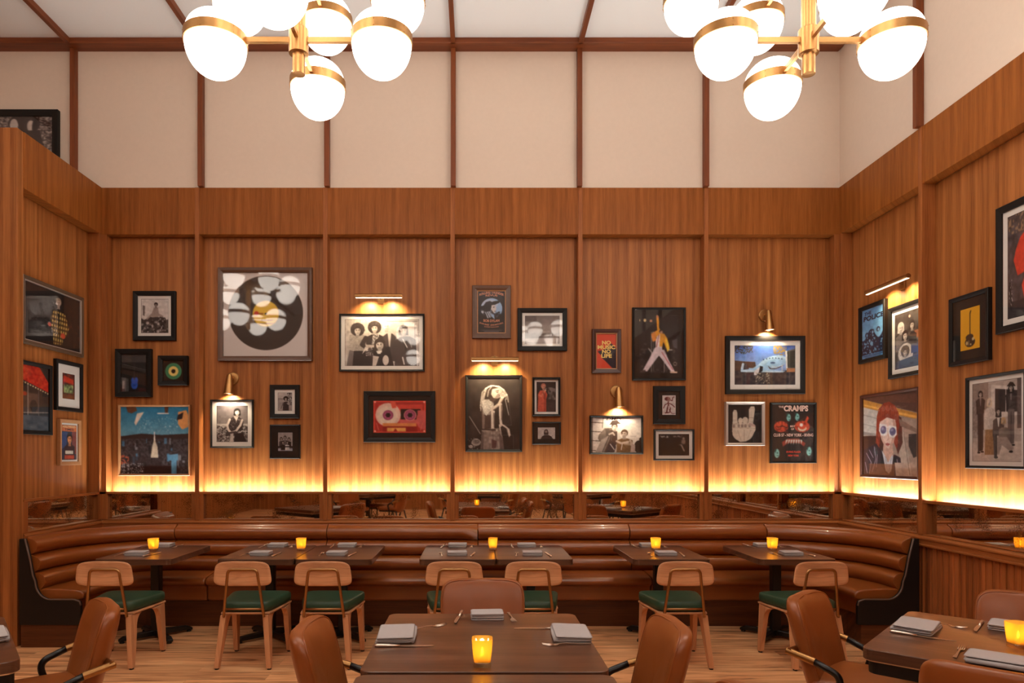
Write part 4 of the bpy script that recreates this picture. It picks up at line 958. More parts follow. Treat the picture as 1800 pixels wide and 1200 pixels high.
def art_45():
    c = Cv(40, 40, (14, 12, 12), 0); c.e(48, 52, 40, 40, (62, 140, 100)); c.e(48, 52, 24, 24, (236, 206, 120)); c.e(48, 52, 10, 10, (24, 20, 18)); c.e(48, 52, 32, 32, (52, 120, 88), .4); c.e(48, 52, 24, 24, (236, 206, 120)); c.e(48, 52, 10, 10, (24, 20, 18)); return c.out()
def art_city():
    c = Cv(122, 120, (50, 130, 170)).grad((40, 116, 158), (96, 140, 160), 0, 45)
    c.p('0 44 30 40 60 42 100 40 100 100 0 100', (52, 34, 30)); c.nz(c.Y > 48, 2.5, (30, 22, 22), (96, 92, 100), .6)
    for i in range(46):
        x = rng.uniform(0, 98); y = rng.uniform(46, 92); w = rng.uniform(1, 4.5); h = rng.uniform(3, 12)
        c.r(x, y, x+w, y+h, [(70, 110, 140), (34, 24, 24), (120, 120, 126), (44, 34, 34), (28, 20, 22)][i % 5], .85)
    c.r(0, 74, 60, 100, (40, 26, 26), .6); c.r(30, 88, 84, 100, (48, 26, 24))
    c.p('48 52 49.5 36 51 52 54 60 55 76 44 76 46 60', (196, 180, 158)); c.l('49.5 38 49.5 50', .6, Wt)
    c.p('8 0 22 0 24 6 16 10 10 8', (96, 60, 40)); c.p('64 0 70 0 69 10 65 10', (84, 54, 40)); c.p('24 10 34 8 28 18 22 28 20 24', (220, 206, 190)); c.l('54 10 70 10', .7, Wt)
    c.p('84 8 96 5 99 12 99 30 90 34 84 26', (214, 150, 90)); c.p('84 12 92 8 90 18 82 20', (44, 28, 26))
    c.nz(c.box(24, 14, 84, 40), 1.3, Wt, (190, 210, 220), .8, .84); c.nz(c.box(0, 84, 34, 100), 1.2, Wt, (220, 226, 230), .8, .68); c.r(74, 74, 82, 100, (84, 130, 160)); c.nz(c.box(0, 72, 12, 86), 2, Wt, (190, 90, 60), .8, .55)
    c.p('68 72 84 70 84 80 70 80', (84, 130, 160)); return c.out()
def art_record():
    c = Cv(150, 148, (214, 204, 200), 0); c.e(50, 48, 44, 44.5, (58, 46, 40)); 
    for k in (40, 35, 30, 25): c.e(50, 48, k, k, (50, 40, 35), .5); c.e(50, 48, k-1, k-1, (60, 48, 42), .7)
    c.e(50, 49, 15.5, 15.5, (232, 190, 60)); c.e(50, 49, 1, 1, K); c.r(36, 48, 47, 50, (190, 120, 40)); c.e(39, 48.5, 2.6, 2.6, (200, 60, 40)); c.r(44, 56, 58, 57.5, (150, 110, 40)); c.r(42, 60, 60, 61, (150, 110, 40)); return c.out()
def art_cassette():
    c = Cv(92, 60, (186, 44, 36), .1); c.put((np.abs(c.X-50) > 46) | (np.abs(c.Y-50) > 45), (214, 70, 54)); c.r(3, 4, 97, 96, (176, 46, 40))
    c.r(10, 12, 94, 72, (214, 70, 58)); c.r(52, 26, 90, 58, (34, 22, 20)); c.e(96, 60, 14, 30, (206, 90, 86)); c.r(84, 30, 95, 72, (206, 92, 88)); c.r(50, 58, 92, 72, (208, 96, 92))
    c.e(28, 44, 24, 37, (230, 190, 172)); c.e(27, 46, 19, 28, (232, 206, 186)); c.p('32 2 42 2 44 22 36 24', (222, 90, 70)); c.e(70, 45, 12, 18, (222, 130, 130)); c.e(70, 45, 10, 15, (176, 80, 96))
    for x in (28, 70):
        c.e(x, 45, 10, 15.5, (146, 58, 92)); c.e(x, 45, 8, 12.5, (176, 86, 120)); c.e(x, 45, 4.4, 6.6, (30, 18, 20))
        for k in range(6):
            a = k*PI/3; c.l('%g %g %g %g' % (x+3*math.cos(a), 45+4.6*math.sin(a), x+5*math.cos(a), 45+7.4*math.sin(a)), .7, (30, 18, 20))
    c.r(18, 70, 82, 80, (226, 140, 80)); c.r(18, 80, 84, 97, (150, 30, 26)); c.r(26, 84, 62, 96, (236, 170, 90)); c.p('38 96 42 86 46 96', (150, 40, 30)); 
    for x, y in ((3, 4), (97, 4), (3, 95), (97, 95)): c.e(x, y, 1.8, 2.8, (250, 190, 170))
    c.l('6 70 10 92', .7, (230, 120, 100)); c.l('94 70 90 92', .7, (230, 120, 100)); return c.out()
def art_landscape():
    c = Cv(62, 50, (120, 108, 104)).grad((112, 100, 98), (150, 140, 136), 0, 60); c.r(0, 62, 100, 70, G1); c.nz(c.box(0, 56, 100, 68), 1.4, G1, Wt, .7); c.r(0, 74, 100, 100, (176, 166, 162)); c.p('0 70 100 74 100 80 0 82', (96, 86, 84)); c.r(0, 0, 34, 20, (92, 80, 80)); return c.out()
def art_nomusic():
    c = Cv(40, 66, (212, 70, 44), 0); c.p('74 28 100 46 100 93 80 98 8 50 40 46', (36, 30, 44)); c.p('26 66 82 99 100 99 100 60', (36, 30, 44)); return c.out()
def art_yellowjacket():
    c = Cv(68, 102, (34, 28, 28)); c.nz(c.box(0, 48, 100, 100), 3, (28, 22, 22), (90, 82, 82), .5, .74); c.e(14, 9, 3.6, 2.8, (236, 206, 150)); c.e(30, 10, 3.4, 2.4, (214, 150, 110)); c.e(0, 9, 2, 2.4, (230, 200, 150))
    c.l('31 34 31 98', .5, G3); c.l('64 60 64 98', .7, (190, 176, 170)); c.l('36 44 36 96', .5, G2); c.e(92, 84, 4.5, 3.4, G3); c.e(92, 84, 3, 2, K); c.l('30 30 48 28', .5, Wt); c.p('84 44 98 40 98 58 88 56', (90, 84, 90), .8); c.l('24 58 34 66', 1.5, G3)
    ye = (222, 150, 40); c.p('43 2 50 2 51 22 56 28 52 40 44 38 34 44 32 38 36 30 46 26', ye); c.e(46, 3, 3, 3, (200, 130, 90)); c.p('30 32 42 28 44 44 34 46', (212, 130, 56)); head(c, 57, 29, 5, (206, 150, 120), (44, 28, 24), .6, 'short'); c.p('46 36 54 32 64 32 72 40 78 56 74 62 68 56 62 46 58 58 50 56', ye); c.p('66 38 74 46 78 58 72 64 68 50', (236, 196, 70))
    c.p('46 36 53 32 52 60 42 58 42 46', (226, 214, 214)); c.l('50 34 44 56', .8, (150, 40, 40)); wp = (214, 196, 202)
    c.p('40 56 58 54 60 68 50 70 20 97 8 96 28 72', wp); c.p('50 60 64 60 76 78 92 98 82 98 58 76 48 68', wp); c.l('58 64 86 94', .9, (180, 80, 90)); c.p('2 96 16 94 14 99 2 99', (70, 56, 56)); c.p('78 97 98 97 98 100 80 100', (216, 180, 160)); c.l('76 60 84 60', 1, Wt); return c.out()
def art_creature():
    # generic line-drawn dancing figure
    c = Cv(36, 54, (200, 188, 186)); br = (92, 34, 34); c.e(38, 18, 22, 10, br); c.e(46, 22, 11, 12, (150, 110, 104)); c.e(42, 20, 3, 4, br); c.l('60 24 74 28 78 12 88 8', 3, br); c.l('44 36 46 50 38 66 32 88', 5, br); c.l('46 48 60 66 56 86', 4, br); c.l('38 42 20 48 8 66', 3, br); c.l('54 42 70 46 92 60', 3, br); c.l('22 90 48 88', 4, br); c.l('46 68 70 92 96 94', 1.6, br); c.e(50, 62, 7, 10, (196, 176, 172)); return c.out()
def art_stage():
    c = Cv(54, 40, (36, 31, 29)); c.nz(c.box(4, 8, 34, 16), 1.2, K, Wt, .9, .5); c.nz(c.box(46, 6, 78, 14), 1.2, K, Wt, .8, .55); c.e(82, 20, 4, 6, (150, 138, 130)); c.p('76 26 88 26 88 44 82 48 74 42', (130, 116, 110)); c.l('74 50 78 60 84 78', 2.2, (170, 156, 150)); c.l('68 50 78 50', 1.2, G3); return c.out()
def art_whale():
    c = Cv(150, 98, (70, 110, 190)).grad((60, 92, 172), (128, 160, 216), 0, 50)
    c.p('0 38 12 40 34 42 36 62 0 64', (84, 62, 50)); c.r(0, 64, 100, 100, (58, 50, 56)); c.nz(c.box(0, 66, 100, 100), 6, (40, 34, 42), (92, 80, 74), .8); c.nz(c.box(44, 68, 86, 92), 5, (60, 48, 44), (96, 84, 80), .6)
    c.nz((c.X < 30) & (c.Y < 22-.3*np.abs(c.X-14)), 2, K, (56, 52, 40), .9, .42); c.nz((c.X > 64) & (c.X < 86) & (c.Y < 26-.5*np.abs(c.X-76)), 2, (110, 90, 50), (150, 120, 60), .9, .35)
    wh = (148, 186, 222); c.p('10 62 13 44 17 47 22 57 30 58 38 50 44 41 50 34 57 29 64 26 72 24 79 25 84 29 87 35 86 42 82 48 75 54 68 58 64 62 84 65 80 69 12 68', wh); c.p('38 50 44 41 57 29 72 24 84 29 87 35 70 32 56 40 44 54', (176, 206, 232), .7); c.p('60 50 70 54 84 46 80 52 70 60 62 62', (196, 208, 222), .6); c.p('55 51 60 58 68 58 78 52 82 49 74 57 66 61 58 60', (66, 56, 70)); c.p('10 62 80 66 80 69 10 68', (180, 204, 226)); c.e(63, 44, 4, 2.6, (66, 84, 120)); c.p('10 60 12 46 16 46 16 60', (190, 206, 226)); c.p('16 46 20 48 24 60 14 62', (70, 60, 66))
    for i in range(7): c.e(48+i*5, 36-4.4*math.sin(.45*i)+i*.0, 1, 1.3, (24, 40, 70))
    c.p('32 66 44 52 48 56 40 68 36 76 32 76', (206, 200, 206)); c.p('42 52 47 54 46 66 40 70', (40, 34, 40)); c.nz(c.box(34, 70, 58, 98), 2, (44, 36, 32), (170, 160, 140), .9, .6)
    c.p('84 14 100 8 100 62 86 62', (96, 90, 84)); c.p('86 16 100 12 100 56 88 56', (48, 48, 44)); c.p('84 14 87 13 88 62 85 62', (214, 214, 214)); c.r(86, 58, 100, 68, (176, 120, 84)); c.r(78, 50, 79, 66, Wt); return c.out()
def art_skulls():
    c = Cv(76, 104, (42, 32, 28), .08); rd = (196, 74, 46); te = (132, 190, 184)
    for x, y in ((40, 23), (60, 22), (12, 86), (88, 82)):
        c.e(x, y, 6 if y > 50 else 5, 8 if y > 50 else 6.4, te); c.e(x+1, y-1, 1.4, 1.4, (34, 60, 60)); c.l('%g %g %g %g' % (x, y+4, x+3, y+4), .7, (34, 60, 60)); c.p('%g %g %g %g %g %g' % (x-6, y-7, x, y-8, x-4, y), (34, 70, 66))
    c.e(22, 39, 17, 9.5, rd); c.nz(c.box(5, 29, 39, 49), 2, K, (110, 30, 22), .8, .6); c.l('14 40 26 38 36 41', .9, (40, 24, 20)); c.e(72, 39, 18, 10, rd); c.nz(c.box(54, 29, 90, 49), 2.4, K, (120, 34, 24), .8, .62); c.e(72, 42, 10, 5, (214, 206, 180)); c.e(72, 40, 8, 4, rd); c.e(70, 36, 4, 3, Wt); c.p('78 30 84 20 88 24 82 33', rd)
    c.p('24 66 38 60 64 60 80 68 76 74 66 68 38 68 26 74', (150, 60, 44)); 
    for i in range(7): c.p('%g 62 %g 62 %g %g' % (34+i*5.6, 38.5+i*5.6, 34+i*5.6+(i-3)*.8, 71-abs(i-3)*.3), (206, 214, 200))
    c.r(44, 35, 54, 45, (42, 32, 28)); return c.out()
def art_plaid():
    c = Cv(170, 118, (44, 32, 28)); c.r(0, 0, 50, 100, (34, 27, 26)); c.nz(c.box(74, 20, 100, 96), 5, (44, 32, 28), (96, 44, 30), .6, .8)
    m = c.ms([(50, 36), (56, 34), (64, 34), (72, 38), (78, 60), (73, 76), (68, 74), (66, 92), (50, 95), (48, 72), (46, 66), (45, 48)])
    c.put(m, (214, 178, 100)); c.put(m & (np.mod(c.X*1.2+c.Y*.1, 5) < 2.3), (96, 66, 34)); c.put(m & (np.mod(c.Y, 8) < 3.6), (70, 48, 28), .8)
    head(c, 59, 19, 4.8, (214, 182, 166), (150, 126, 104), -.3, 'short'); c.p('57 38 61 38 60 66', (30, 22, 22)); c.e(43, 62, 3, 3.6, (196, 80, 54)); c.e(67, 76, 4.4, 5, (206, 84, 56)); c.l('54 22 57 22', .8, Wt); c.l('60 66 60 92', .6, (60, 40, 26)); return c.out()
def art_awning():
    c = Cv(70, 128, (58, 46, 40)); c.p('0 0 70 0 100 22 100 38 0 20', (200, 40, 22)); c.nz(c.ms([(0, 0), (70, 0), (100, 22), (100, 36), (0, 18)]), 4, (150, 20, 12), (234, 90, 50), .6)
    for i in range(13): c.e(2+i*8, 23+i*1.4, 2.6, 1.2, (250, 220, 170))
    c.r(0, 40, 34, 72, (88, 66, 52)); c.r(34, 42, 66, 72, (104, 80, 66)); c.l('34 30 34 96', .9, (190, 176, 164)); c.l('68 36 68 96', .8, (150, 138, 130)); c.e(52, 62, 12, 10, (60, 46, 40)); c.l('0 74 100 70', 1.2, (180, 168, 158)); c.r(0, 76, 100, 100, (72, 74, 82)); c.nz(c.box(0, 76, 100, 100), 8, (56, 60, 70), (110, 110, 116), .7); c.e(24, 44, 7, 3, (170, 60, 30)); return c.out()
def art_shopfront():
    c = Cv(30, 40, (40, 30, 26)); c.nz(c.Y > -1, 3, (40, 30, 26), (150, 60, 40)); c.p('10 8 90 20 96 40 4 34', (196, 60, 36)); c.r(10, 44, 90, 78, (170, 190, 110)); c.nz(c.box(10, 44, 90, 78), 3, (30, 26, 20), (200, 220, 150), .8); c.r(0, 82, 100, 100, (120, 70, 40)); return c.out()
def art_police():
    c = Cv(62, 108, (110, 170, 216)).grad((92, 150, 206), (130, 186, 222)); dk = (34, 36, 60); b = c.Y > 52+10*np.sin(c.X*.09+1); c.put(b & (c.Y < 92), dk); c.nz(c.box(0, 44, 100, 92), 3, dk, (120, 176, 216), .9, .7)
    for x, y in ((22, 52), (48, 48), (74, 46), (34, 64)): c.e(x, y, 8, 5, dk); c.e(x+1, y+1, 4, 3, (120, 170, 210))
    c.r(0, 92, 100, 100, (90, 150, 206)); c.r(6, 94, 94, 95.5, dk); c.r(14, 97, 86, 98, dk); return c.out()
def art_goldguitar():
    c = Cv(40, 84, (222, 160, 34), 0); b = (50, 36, 24); c.e(50, 82, 26, 12, b); c.e(48, 70, 20, 7, b); c.l('50 70 50 14', 2.4, b); c.l('50 14 54 8', 3, b); c.e(34, 84, 6, 5, (200, 180, 130)); c.e(66, 76, 6, 4, (206, 190, 150)); c.l('44 78 44 90', 1, (190, 176, 140)); c.e(54, 88, 4, 2.4, (190, 176, 140)); return c.out()
def art_redcoat():
    c = Cv(120, 150, (70, 62, 64)); c.nz(c.X < 60, 8, (50, 42, 42), (96, 88, 92), .8); c.nz(c.box(0, 0, 60, 18), 4, (50, 40, 36), (150, 120, 90), .8, .6); c.r(0, 84, 100, 100, (50, 42, 44)); c.p('30 24 46 18 60 22 80 14 100 20 100 100 70 100 64 76 40 84 34 70 46 58 24 60 14 44 20 34', (206, 64, 44)); c.nz(c.box(14, 18, 100, 80), 5, (206, 64, 44), (226, 100, 72), .0); c.p('40 62 60 56 70 80 56 86', (190, 54, 40)); c.e(86, 10, 12, 12, (90, 60, 50)); c.l('4 66 8 90', 2.4, (30, 26, 28)); c.nz(c.box(2, 62, 12, 88), 2, K, Wt, .7, .7); return c.out()

# ---------------------------------------------------------------- framed pictures
def sheet(name, w, h, rgb, depth, parent):
    nh, nw = rgb.shape[:2]
    xs = np.linspace(-w/2, w/2, nw+1); zs = np.linspace(h/2, -h/2, nh+1)
    X, Z = np.meshgrid(xs, zs); v = np.stack([X, np.full_like(X, -depth), Z], -1).reshape(-1, 3)
    i = np.arange(nh)[:, None]*(nw+1)+np.arange(nw)[None, :]
    f = np.stack([i, i+nw+1, i+nw+2, i+1], -1).reshape(-1, 4)
    me = bpy.data.meshes.new(name); me.from_pydata(v.tolist(), [], f.tolist())
    p = np.pad(rgb, ((0, 1), (0, 1), (0, 0)), mode='edge'); q = np.pad(rgb, ((1, 0), (1, 0), (0, 0)), mode='edge')
    p2 = np.pad(rgb, ((1, 0), (0, 1), (0, 0)), mode='edge'); p3 = np.pad(rgb, ((0, 1), (1, 0), (0, 0)), mode='edge')
    c = (p+q+p2+p3)/4/255
    c = np.where(c <= .04045, c/12.92, ((c+.055)/1.055)**2.4)
    at = me.color_attributes.new('ink', 'FLOAT_COLOR', 'POINT')
    at.data.foreach_set('color', np.concatenate([c.reshape(-1, 3), np.ones((c.shape[0]*c.shape[1], 1))], 1).ravel().astype(np.float32))
    me.materials.append(M['print'])
    o = bpy.data.objects.new(name, me); C.objects.link(o); o.parent = parent
    # thin backing so that the sheet has a body
    return o
_inkm = {}
def ink(col):
    k = tuple(col)
    if k not in _inkm: _inkm[k] = plain('ink', col, .6, spec=.2)
    return _inkm[k]
def lettering(parent, txt, x, z, size, col, depth, bold=.0, xs=1.0, arc=0, shear=0, space=1.0, fit=0, pw=1):
    """text as flat letters on the print; arc bends it up (+) or down (-)"""
    cu = bpy.data.curves.new('t', 'FONT'); cu.body = txt; cu.size = size; cu.align_x = 'CENTER'; cu.align_y = 'CENTER'; cu.offset = bold*size; cu.shear = shear; cu.space_line = .8; cu.space_character = space; cu.resolution_u = 3
    ob = bpy.data.objects.new('t', cu); C.objects.link(ob)
    dg = bpy.context.evaluated_depsgraph_get(); me = bpy.data.meshes.new_from_object(ob.evaluated_get(dg))
    bpy.data.objects.remove(ob); bpy.data.curves.remove(cu)
    if fit:
        xx = [v.co.x for v in me.vertices]; xs = fit/100*pw/(max(xx)-min(xx))
    for v in me.vertices:
        a, b = v.co.x*xs, v.co.y
        b -= arc*a*a
        v.co = (a+x, -depth, b+z)
    me.materials.clear(); me.materials.append(ink(col))
    o = bpy.data.objects.new('lettering', me); C.objects.link(o); o.parent = parent
    return o
def picture(label, cx, cz, w, h, art, fr='fr_black', fw=.05, mat=0, matm='mat', wall='back', ft=.035, image=None, glass=True, off=0, texts=(), depthpos=None, fillet=None):
    """fw frame face width, mat border, image = (w,h) of the sheet if smaller than the opening"""
    t = empty('framed_picture', (0, 0, 0), 0, label, 'picture', 'framed pictures on the %s' % {'back': 'wall behind the banquette', 'left': 'wooden side partition', 'right': 'side wall with boards', 'up': 'upper wall'}[wall])
    wy = {'back': YB+REC, 'up': YB+.012}
    if wall in wy: t.location = (cx, wy[wall]-.001, cz)
    elif wall == 'left': t.location = (XL-REC+.001, cx, cz); t.rotation_euler = (0, 0, PI/2)
    else: t.location = (XR+REC-.001, cx, cz); t.rotation_euler = (0, 0, -PI/2)
    prof = [(0, 0), (0, ft*.9), (.004, ft), (fw*.55, ft*.93), (fw-.004, ft*.8), (fw, ft*.76), (fw, .012)]
    MB().ring(w, h, prof).build('frame', M[fr], t)
    if fillet: MB().ring(w-2*fw+.002, h-2*fw+.002, [(0, .012), (0, ft*.8), (.008, ft*.72), (.010, .012)]).build('fillet', M[fillet], t)
    iw, ih = w-2*fw, h-2*fw
    if mat:
        MB().ring(iw+.006, ih+.006, [(0, .010), (0, .0145), (mat[0] if isinstance(mat, tuple) else mat, .0145)] if not isinstance(mat, tuple) else [(0, .010), (0, .0145)]).build('mount', M[matm], t) if not isinstance(mat, tuple) else MB().box(-iw/2-.002, iw/2+.002, -.0125, -.004, -ih/2-.002, ih/2+.002).build('mount', M[matm], t)
    if isinstance(mat, tuple): sw, sh = image
    else: sw, sh = iw-2*mat+.002, ih-2*mat+.002
    MB().box(-w/2+.004, w/2-.004, -.004, -.0, -h/2+.004, h/2-.004).build('backing', M['matblack'], t)
    s = sheet('print', sw, sh, art(), .013, t)
    for tx in texts:
        kw = dict(tx[5]) if len(tx) > 5 else {}
        kw['pw'] = sw
        lettering(s, tx[0], tx[1]*sw/100-sw/2, sh/2-tx[2]*sh/100, tx[3]*sh/100, tx[4], .0142, **kw)
    if glass: MB().box(-iw/2-.001, iw/2+.001, -ft*.7, -ft*.7+.002, -ih/2-.001, ih/2+.001).build('glass', M['glass'], t)
    return t
DF = YB+REC-.035
def pb(label, x0, y0, x1, y1, art, **k):
    sc = DF/F
    w = (x1-x0)*sc; h = (y1-y0)*sc
    return picture(label, ((x0+x1)/2-CX)*sc, H-((y0+y1)/2-CY)*sc, w, h, art, **k)
px = DF/F
pb('black-framed monochrome photo of a figure rising above a crowd', 233, 511, 308, 598, art_crowd, fw=8*px, mat=6*px)
pb('black box frame holding a small blue guitar shape', 203, 613, 266, 697, art_blueguitar, fw=9*px, ft=.05)
pb('small square black frame with a green and yellow single record', 278, 625, 330, 677, art_45, fw=8*px, ft=.05)
pb('square blue and brown city skyline painting in a thin pale frame', 207, 711, 334, 836, art_city, fr='fr_wood', fw=3.5*px, glass=False)
pb('large brown-framed black record with a yellow centre', 383, 470, 549, 634, art_record, fr='fr_brown', fw=8.5*px, ft=.045)
pb('black-framed monochrome photo of a seated person in a sleeveless vest, under a wall lamp', 369, 702, 445, 787, art_seatedman, fw=3*px, mat=8*px)
pb('small thick black frame with a monochrome photo of a curly haired person', 474, 676, 526, 735, art_smallman, fw=8*px, mat=6*px)
pb('small black picture with a tiny group photo on a dark mount, under a portrait', 474, 746, 527, 806, art_stripe, fw=2*px, mat=12*px, matm='matblack')
pb('wide black-framed monochrome photo of five people crowded together, under a brass lamp', 596, 551, 746, 652, art_band, fw=3*px, mat=7*px)
pb('black-framed red see-through audio cassette picture', 639, 687, 765, 777, art_cassette, fw=8*px, mat=9*px, matm='matblack')
OR = (214, 138, 104)
pb('brown-framed dark concert poster with a hat-wearing face on a pale blue circle', 830, 501, 898, 594, art_hatposter, fr='fr_brown', fw=9*px, fillet='fr_wood', texts=[
    ('ROLLING THUNDER', 50, 4.5, 7.5, OR, dict(bold=.03, fit=86, arc=1.6)), ('REVUE', 50, 11, 6, OR, dict(bold=.02, fit=42, arc=1.2)),
    ('BOB DYLAN', 50, 71, 8, OR, dict(bold=.03, fit=56, arc=-.6)), ('JOAN BAEZ · JONI MITCHELL', 50, 80.5, 5, OR, dict(bold=.02, fit=84, arc=-1.7)), ('ROGER McGUINN', 50, 85.5, 4, OR, dict(fit=50, arc=-1.2))])
pb('dark-framed pale photo of an open landscape beside the hat poster', 910, 541, 997, 616, art_landscape, fr='fr_black', fw=8*px, mat=5.5*px)
pb('tall black-framed monochrome photo of a singer with long locks at a microphone', 818, 659, 918, 794, art_singer, fw=4.5*px)
pb('narrow black box frame with a singer in red clothes', 936, 663, 985, 731, art_redsinger, fw=3.5*px, mat=4.5*px, ft=.05)
pb('small black frame with a portrait of a long haired person, below the singer in red', 936, 741, 986, 781, art_longhair, fw=2.5*px, mat=7.5*px, matm='matblack')
YL = (240, 206, 120)
pb('brown-framed red poster reading NO MUSIC NO LIFE', 1041, 578, 1092, 655, art_nomusic, fr='fr_maroon', fw=7*px, fillet='fr_wood', texts=[
    ('NO', 50, 27, 14, YL, dict(bold=.045, fit=42)), ('MUSIC', 50, 39.5, 14, YL, dict(bold=.045, fit=84)), ('NO', 50, 51.5, 14, YL, dict(bold=.045, fit=42)), ('LIFE', 50, 63.5, 14, YL, dict(bold=.045, fit=50))])
pb('tall black frame with a performer in a yellow jacket, arm raised and legs apart', 1112, 540, 1206, 668, art_yellowjacket, fw=3.5*px, mat=9.5*px, matm='matblack')
pb('small black frame with a line-drawn dancing figure on a pale card', 1149, 678, 1205, 745, art_creature, fw=9*px, mat=7.5*px, matm='matblack')
pb('black-framed monochrome photo of two people in front of a white wall', 1037, 730, 1131, 798, art_twomen, fw=3.2*px, texts=[('DMPC', 47, 5, 11, (40, 32, 30), dict(bold=.01, shear=.2, fit=36))])
pb('black-framed photo of a dark stage with a tiny lit performer', 1150, 754, 1221, 809, art_stage, fw=3*px, mat=6*px)
pb('wide black-framed colour photo of a blue whale sculpture', 1276, 590, 1416, 692, art_whale, fw=8*px, mat=9*px)
pb('silver-framed hand making a horned rock sign on black', 1275, 706, 1344, 783, art_hand, fr='fr_silver', fw=5*px, ft=.05)
PK = (226, 190, 176)
pb('black concert poster with red masks and teal faces, headed CRAMPS', 1355, 707, 1436, 814, art_skulls, fw=3.5*px, texts=[
    ('THE', 22, 4.5, 5, PK, dict(bold=.02)), ('CRAMPS', 57, 7.5, 13, PK, dict(bold=.05, fit=58)),
    ('CLUB 57 - NEW YORK - IRVING', 51, 54, 7, PK, dict(bold=.03, fit=94)), ('BEST', 49, 38.5, 4.2, PK, dict(bold=.02)), ('OF', 49, 43.5, 4.2, PK, dict(bold=.02)), ('IRVING PLAZA', 51, 83.5, 4.6, (214, 70, 50), dict(bold=.03, fit=34)), ('NEW YORK', 51, 90, 4.6, (214, 70, 50), dict(bold=.03, fit=26))])
# side walls: y range, z range
def ps(wall, label, ya, yb, z0, z1, art, **k): return picture(label, (ya+yb)/2, (z0+z1)/2, abs(yb-ya), z1-z0, art, wall=wall, **k)
ps('left', 'bronze-framed photo of a performer in a yellow and black checked suit', 5.90, 6.82, 2.575, 3.17, art_plaid, fr='fr_bronze', fw=.035, fillet='fr_silver')
ps('left', 'tall black frame with a red lit awning over a diner front', 5.813, 6.317, 1.785, 2.427, art_awning, fw=.035)
ps('left', 'black frame with a tiny shopfront print in a wide white mount', 6.377, 6.81, 2.025, 2.505, art_shopfront, fw=.036, mat=.085)
ps('left', 'narrow pale wooden frame with a portrait poster', 6.43, 6.775, 1.505, 1.945, art_portraitposter, fr='fr_wood', fw=.035, mat=.02, texts=[('HOLLYWOOD', 50, 5, 8, (240, 210, 160), dict(bold=.02, fit=88)), ('TIMES', 50, 13, 8, (60, 30, 40), dict(bold=.02, fit=60))])
ps('right', 'black-framed blue poster headed THE POLICE', 6.352, 6.788, 2.505, 3.06, art_police, fw=.038, texts=[
    ('THE', 27, 9, 9, (30, 34, 80), dict(bold=.03, fit=32)), ('POLICE', 52, 19.5, 13, (24, 26, 50), dict(bold=.04, fit=92, shear=.05))])
ps('right', 'black-framed photo of three shaggy haired people, lit from above by a brass lamp', 5.80, 6.30, 2.30, 2.95, art_trio, fw=.035, mat=.045)
ps('right', 'maroon-framed colour portrait of a red haired person in white-rimmed tinted glasses', 5.868, 6.758, 1.386, 2.19, art_glasses, fr='fr_maroon', fw=.028)
ps('right', 'ornate black frame with a black guitar on a gold card', 5.07, 5.493, 2.31, 2.85, art_goldguitar, fr='fr_black', fw=.035, mat=.075, matm='matblack')
ps('right', 'large black frame with a bright red furry coat, cut off by the photo edge', 4.45, 4.998, 2.483, 3.40, art_redcoat, fw=.05, mat=.045)
ps('right', 'black-framed sepia photo of a group of five on a porch', 4.728, 5.307, 1.50, 2.20, art_group5, fw=.022, mat=.035)
# upper wall beyond the partition
picture('large black frame with a rocky monochrome photo, half hidden behind the wooden partition top', -4.90, 4.80, 1.28, .66+.46*0, art_rocks, fw=.062, wall='up', ft=.05)

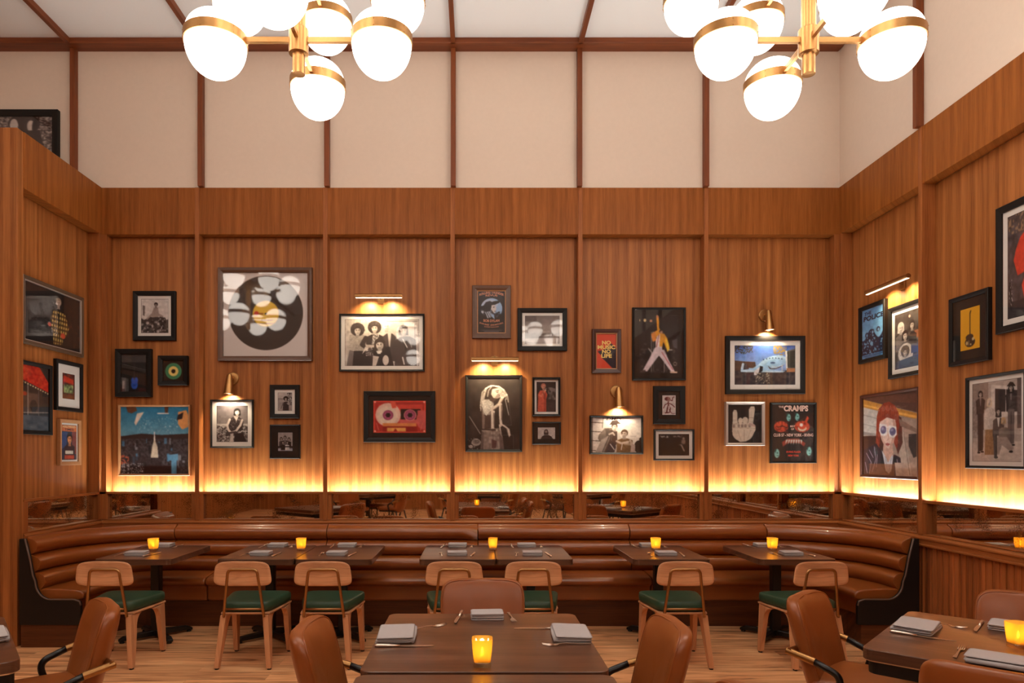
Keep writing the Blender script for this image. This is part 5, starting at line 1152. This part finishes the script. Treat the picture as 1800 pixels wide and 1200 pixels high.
# ---------------------------------------------------------------- picture lamps and wall lamps
def spot(parent, loc, rot, watts, size, blend, col=(1, .78, .45), r=.012):
    o = bpy.data.objects.new('lamp_light', bpy.data.lights.new('lamp_light', 'SPOT')); C.objects.link(o)
    o.data.energy = watts; o.data.spot_size = math.radians(size); o.data.spot_blend = blend; o.data.color = col; o.data.shadow_soft_size = r
    o.location = loc; o.rotation_euler = rot; o.parent = parent
    return o
def picture_lamp(loc, rz, label, w=.48):
    """local frame: wall at y=0, room toward -y, bar centre at (0,-.13,0)"""
    t = empty('picture_lamp', loc, rz, label, 'lamp', 'brass picture lamps')
    MB().prism(rrect(.07, .10, .008), -.016, 0, 'y').build('wall_plate', M['brass'], t, bevel=.002)
    MB().tube(bend([(0, -.01, 0), (0, -.10, .035), (0, -.15, .03)], .03), .007, 10).build('arm', M['brass'], t, smooth=True)
    MB().tube([(-w/2, -.155, 0), (w/2, -.155, 0)], .023, 16, flat=.85).build('bar', M['brass'], t, smooth=True, auto=40)
    MB().box(-w/2+.005, w/2-.005, -.166, -.144, -.0225, -.0185).build('diffuser', M['diff'], t)
    for s in (-1, 1): spot(t, (s*w*.24, -.145, -.03), (math.radians(38), 0, 0), PICLIGHT_W, 120, .9)
    return t
def at(px_, py_, d=YB+REC): return ((px_-CX)*d/F, H-(py_-CY)*d/F)
x, z = at(666, 520, 6.96); picture_lamp((x, YB+REC, z), 0, 'brass picture lamp shining on the photo of five people')
x, z = at(870, 631, 6.96); picture_lamp((x, YB+REC, z), 0, 'brass picture lamp shining on the tall singer photo')
picture_lamp((XR+REC, 6.12, 3.13), -PI/2, 'brass picture lamp shining on the three shaggy haired people', .62)
def sconce(px_, py_, side, label):
    x, z = at(px_, py_, YB+REC-.03); z -= .02
    t = empty('wall_lamp', (x, YB+REC, z), 0, label, 'lamp', 'brass cone wall lamps')
    MY = Matrix.Rotation(PI/2, 4, 'X')
    MB().lathe([(.060, 0), (.063, .004), (.063, .012), (.056, .018), (.034, .02)], 32, MY).lathe([(.016, .018), (.016, .05)], 20, MY).build('back_plate', M['brass'], t, smooth=True, auto=35)
    MB().tube([(0, -.045, 0), (side*.012, -.07, -.01)], .011, 12).build('joint', M['brass'], t, smooth=True)
    R = Matrix.Translation((side*.010, -.075, .022)) @ Matrix.Rotation(-side*math.radians(2.5), 4, 'Y') @ Matrix.Rotation(math.radians(-3), 4, 'X')
    MB().lathe([(.002, .020), (.02, .014), (.027, -.004), (.048, -.19), (.045, -.19), (.025, -.01)], 32, R).build('shade', M['brass'], t, smooth=True, auto=40)
    MB().lathe([(.0435, -.182), (.001, -.1825)], 24, R).build('diffuser', M['diff'], t)
    p = R @ Vector((0, 0, -.20))
    spot(t, p, (math.radians(30), 0, 0), SCONCE_W, 125, .6, (1, .82, .55), .02)
    return t
sconce(408, 661, -1, 'brass cone wall lamp above the photo of the seated person')
sconce(1084, 684, 1, 'brass cone wall lamp above the photo of two people')
sconce(1346, 550, 1, 'brass cone wall lamp above the whale photo')
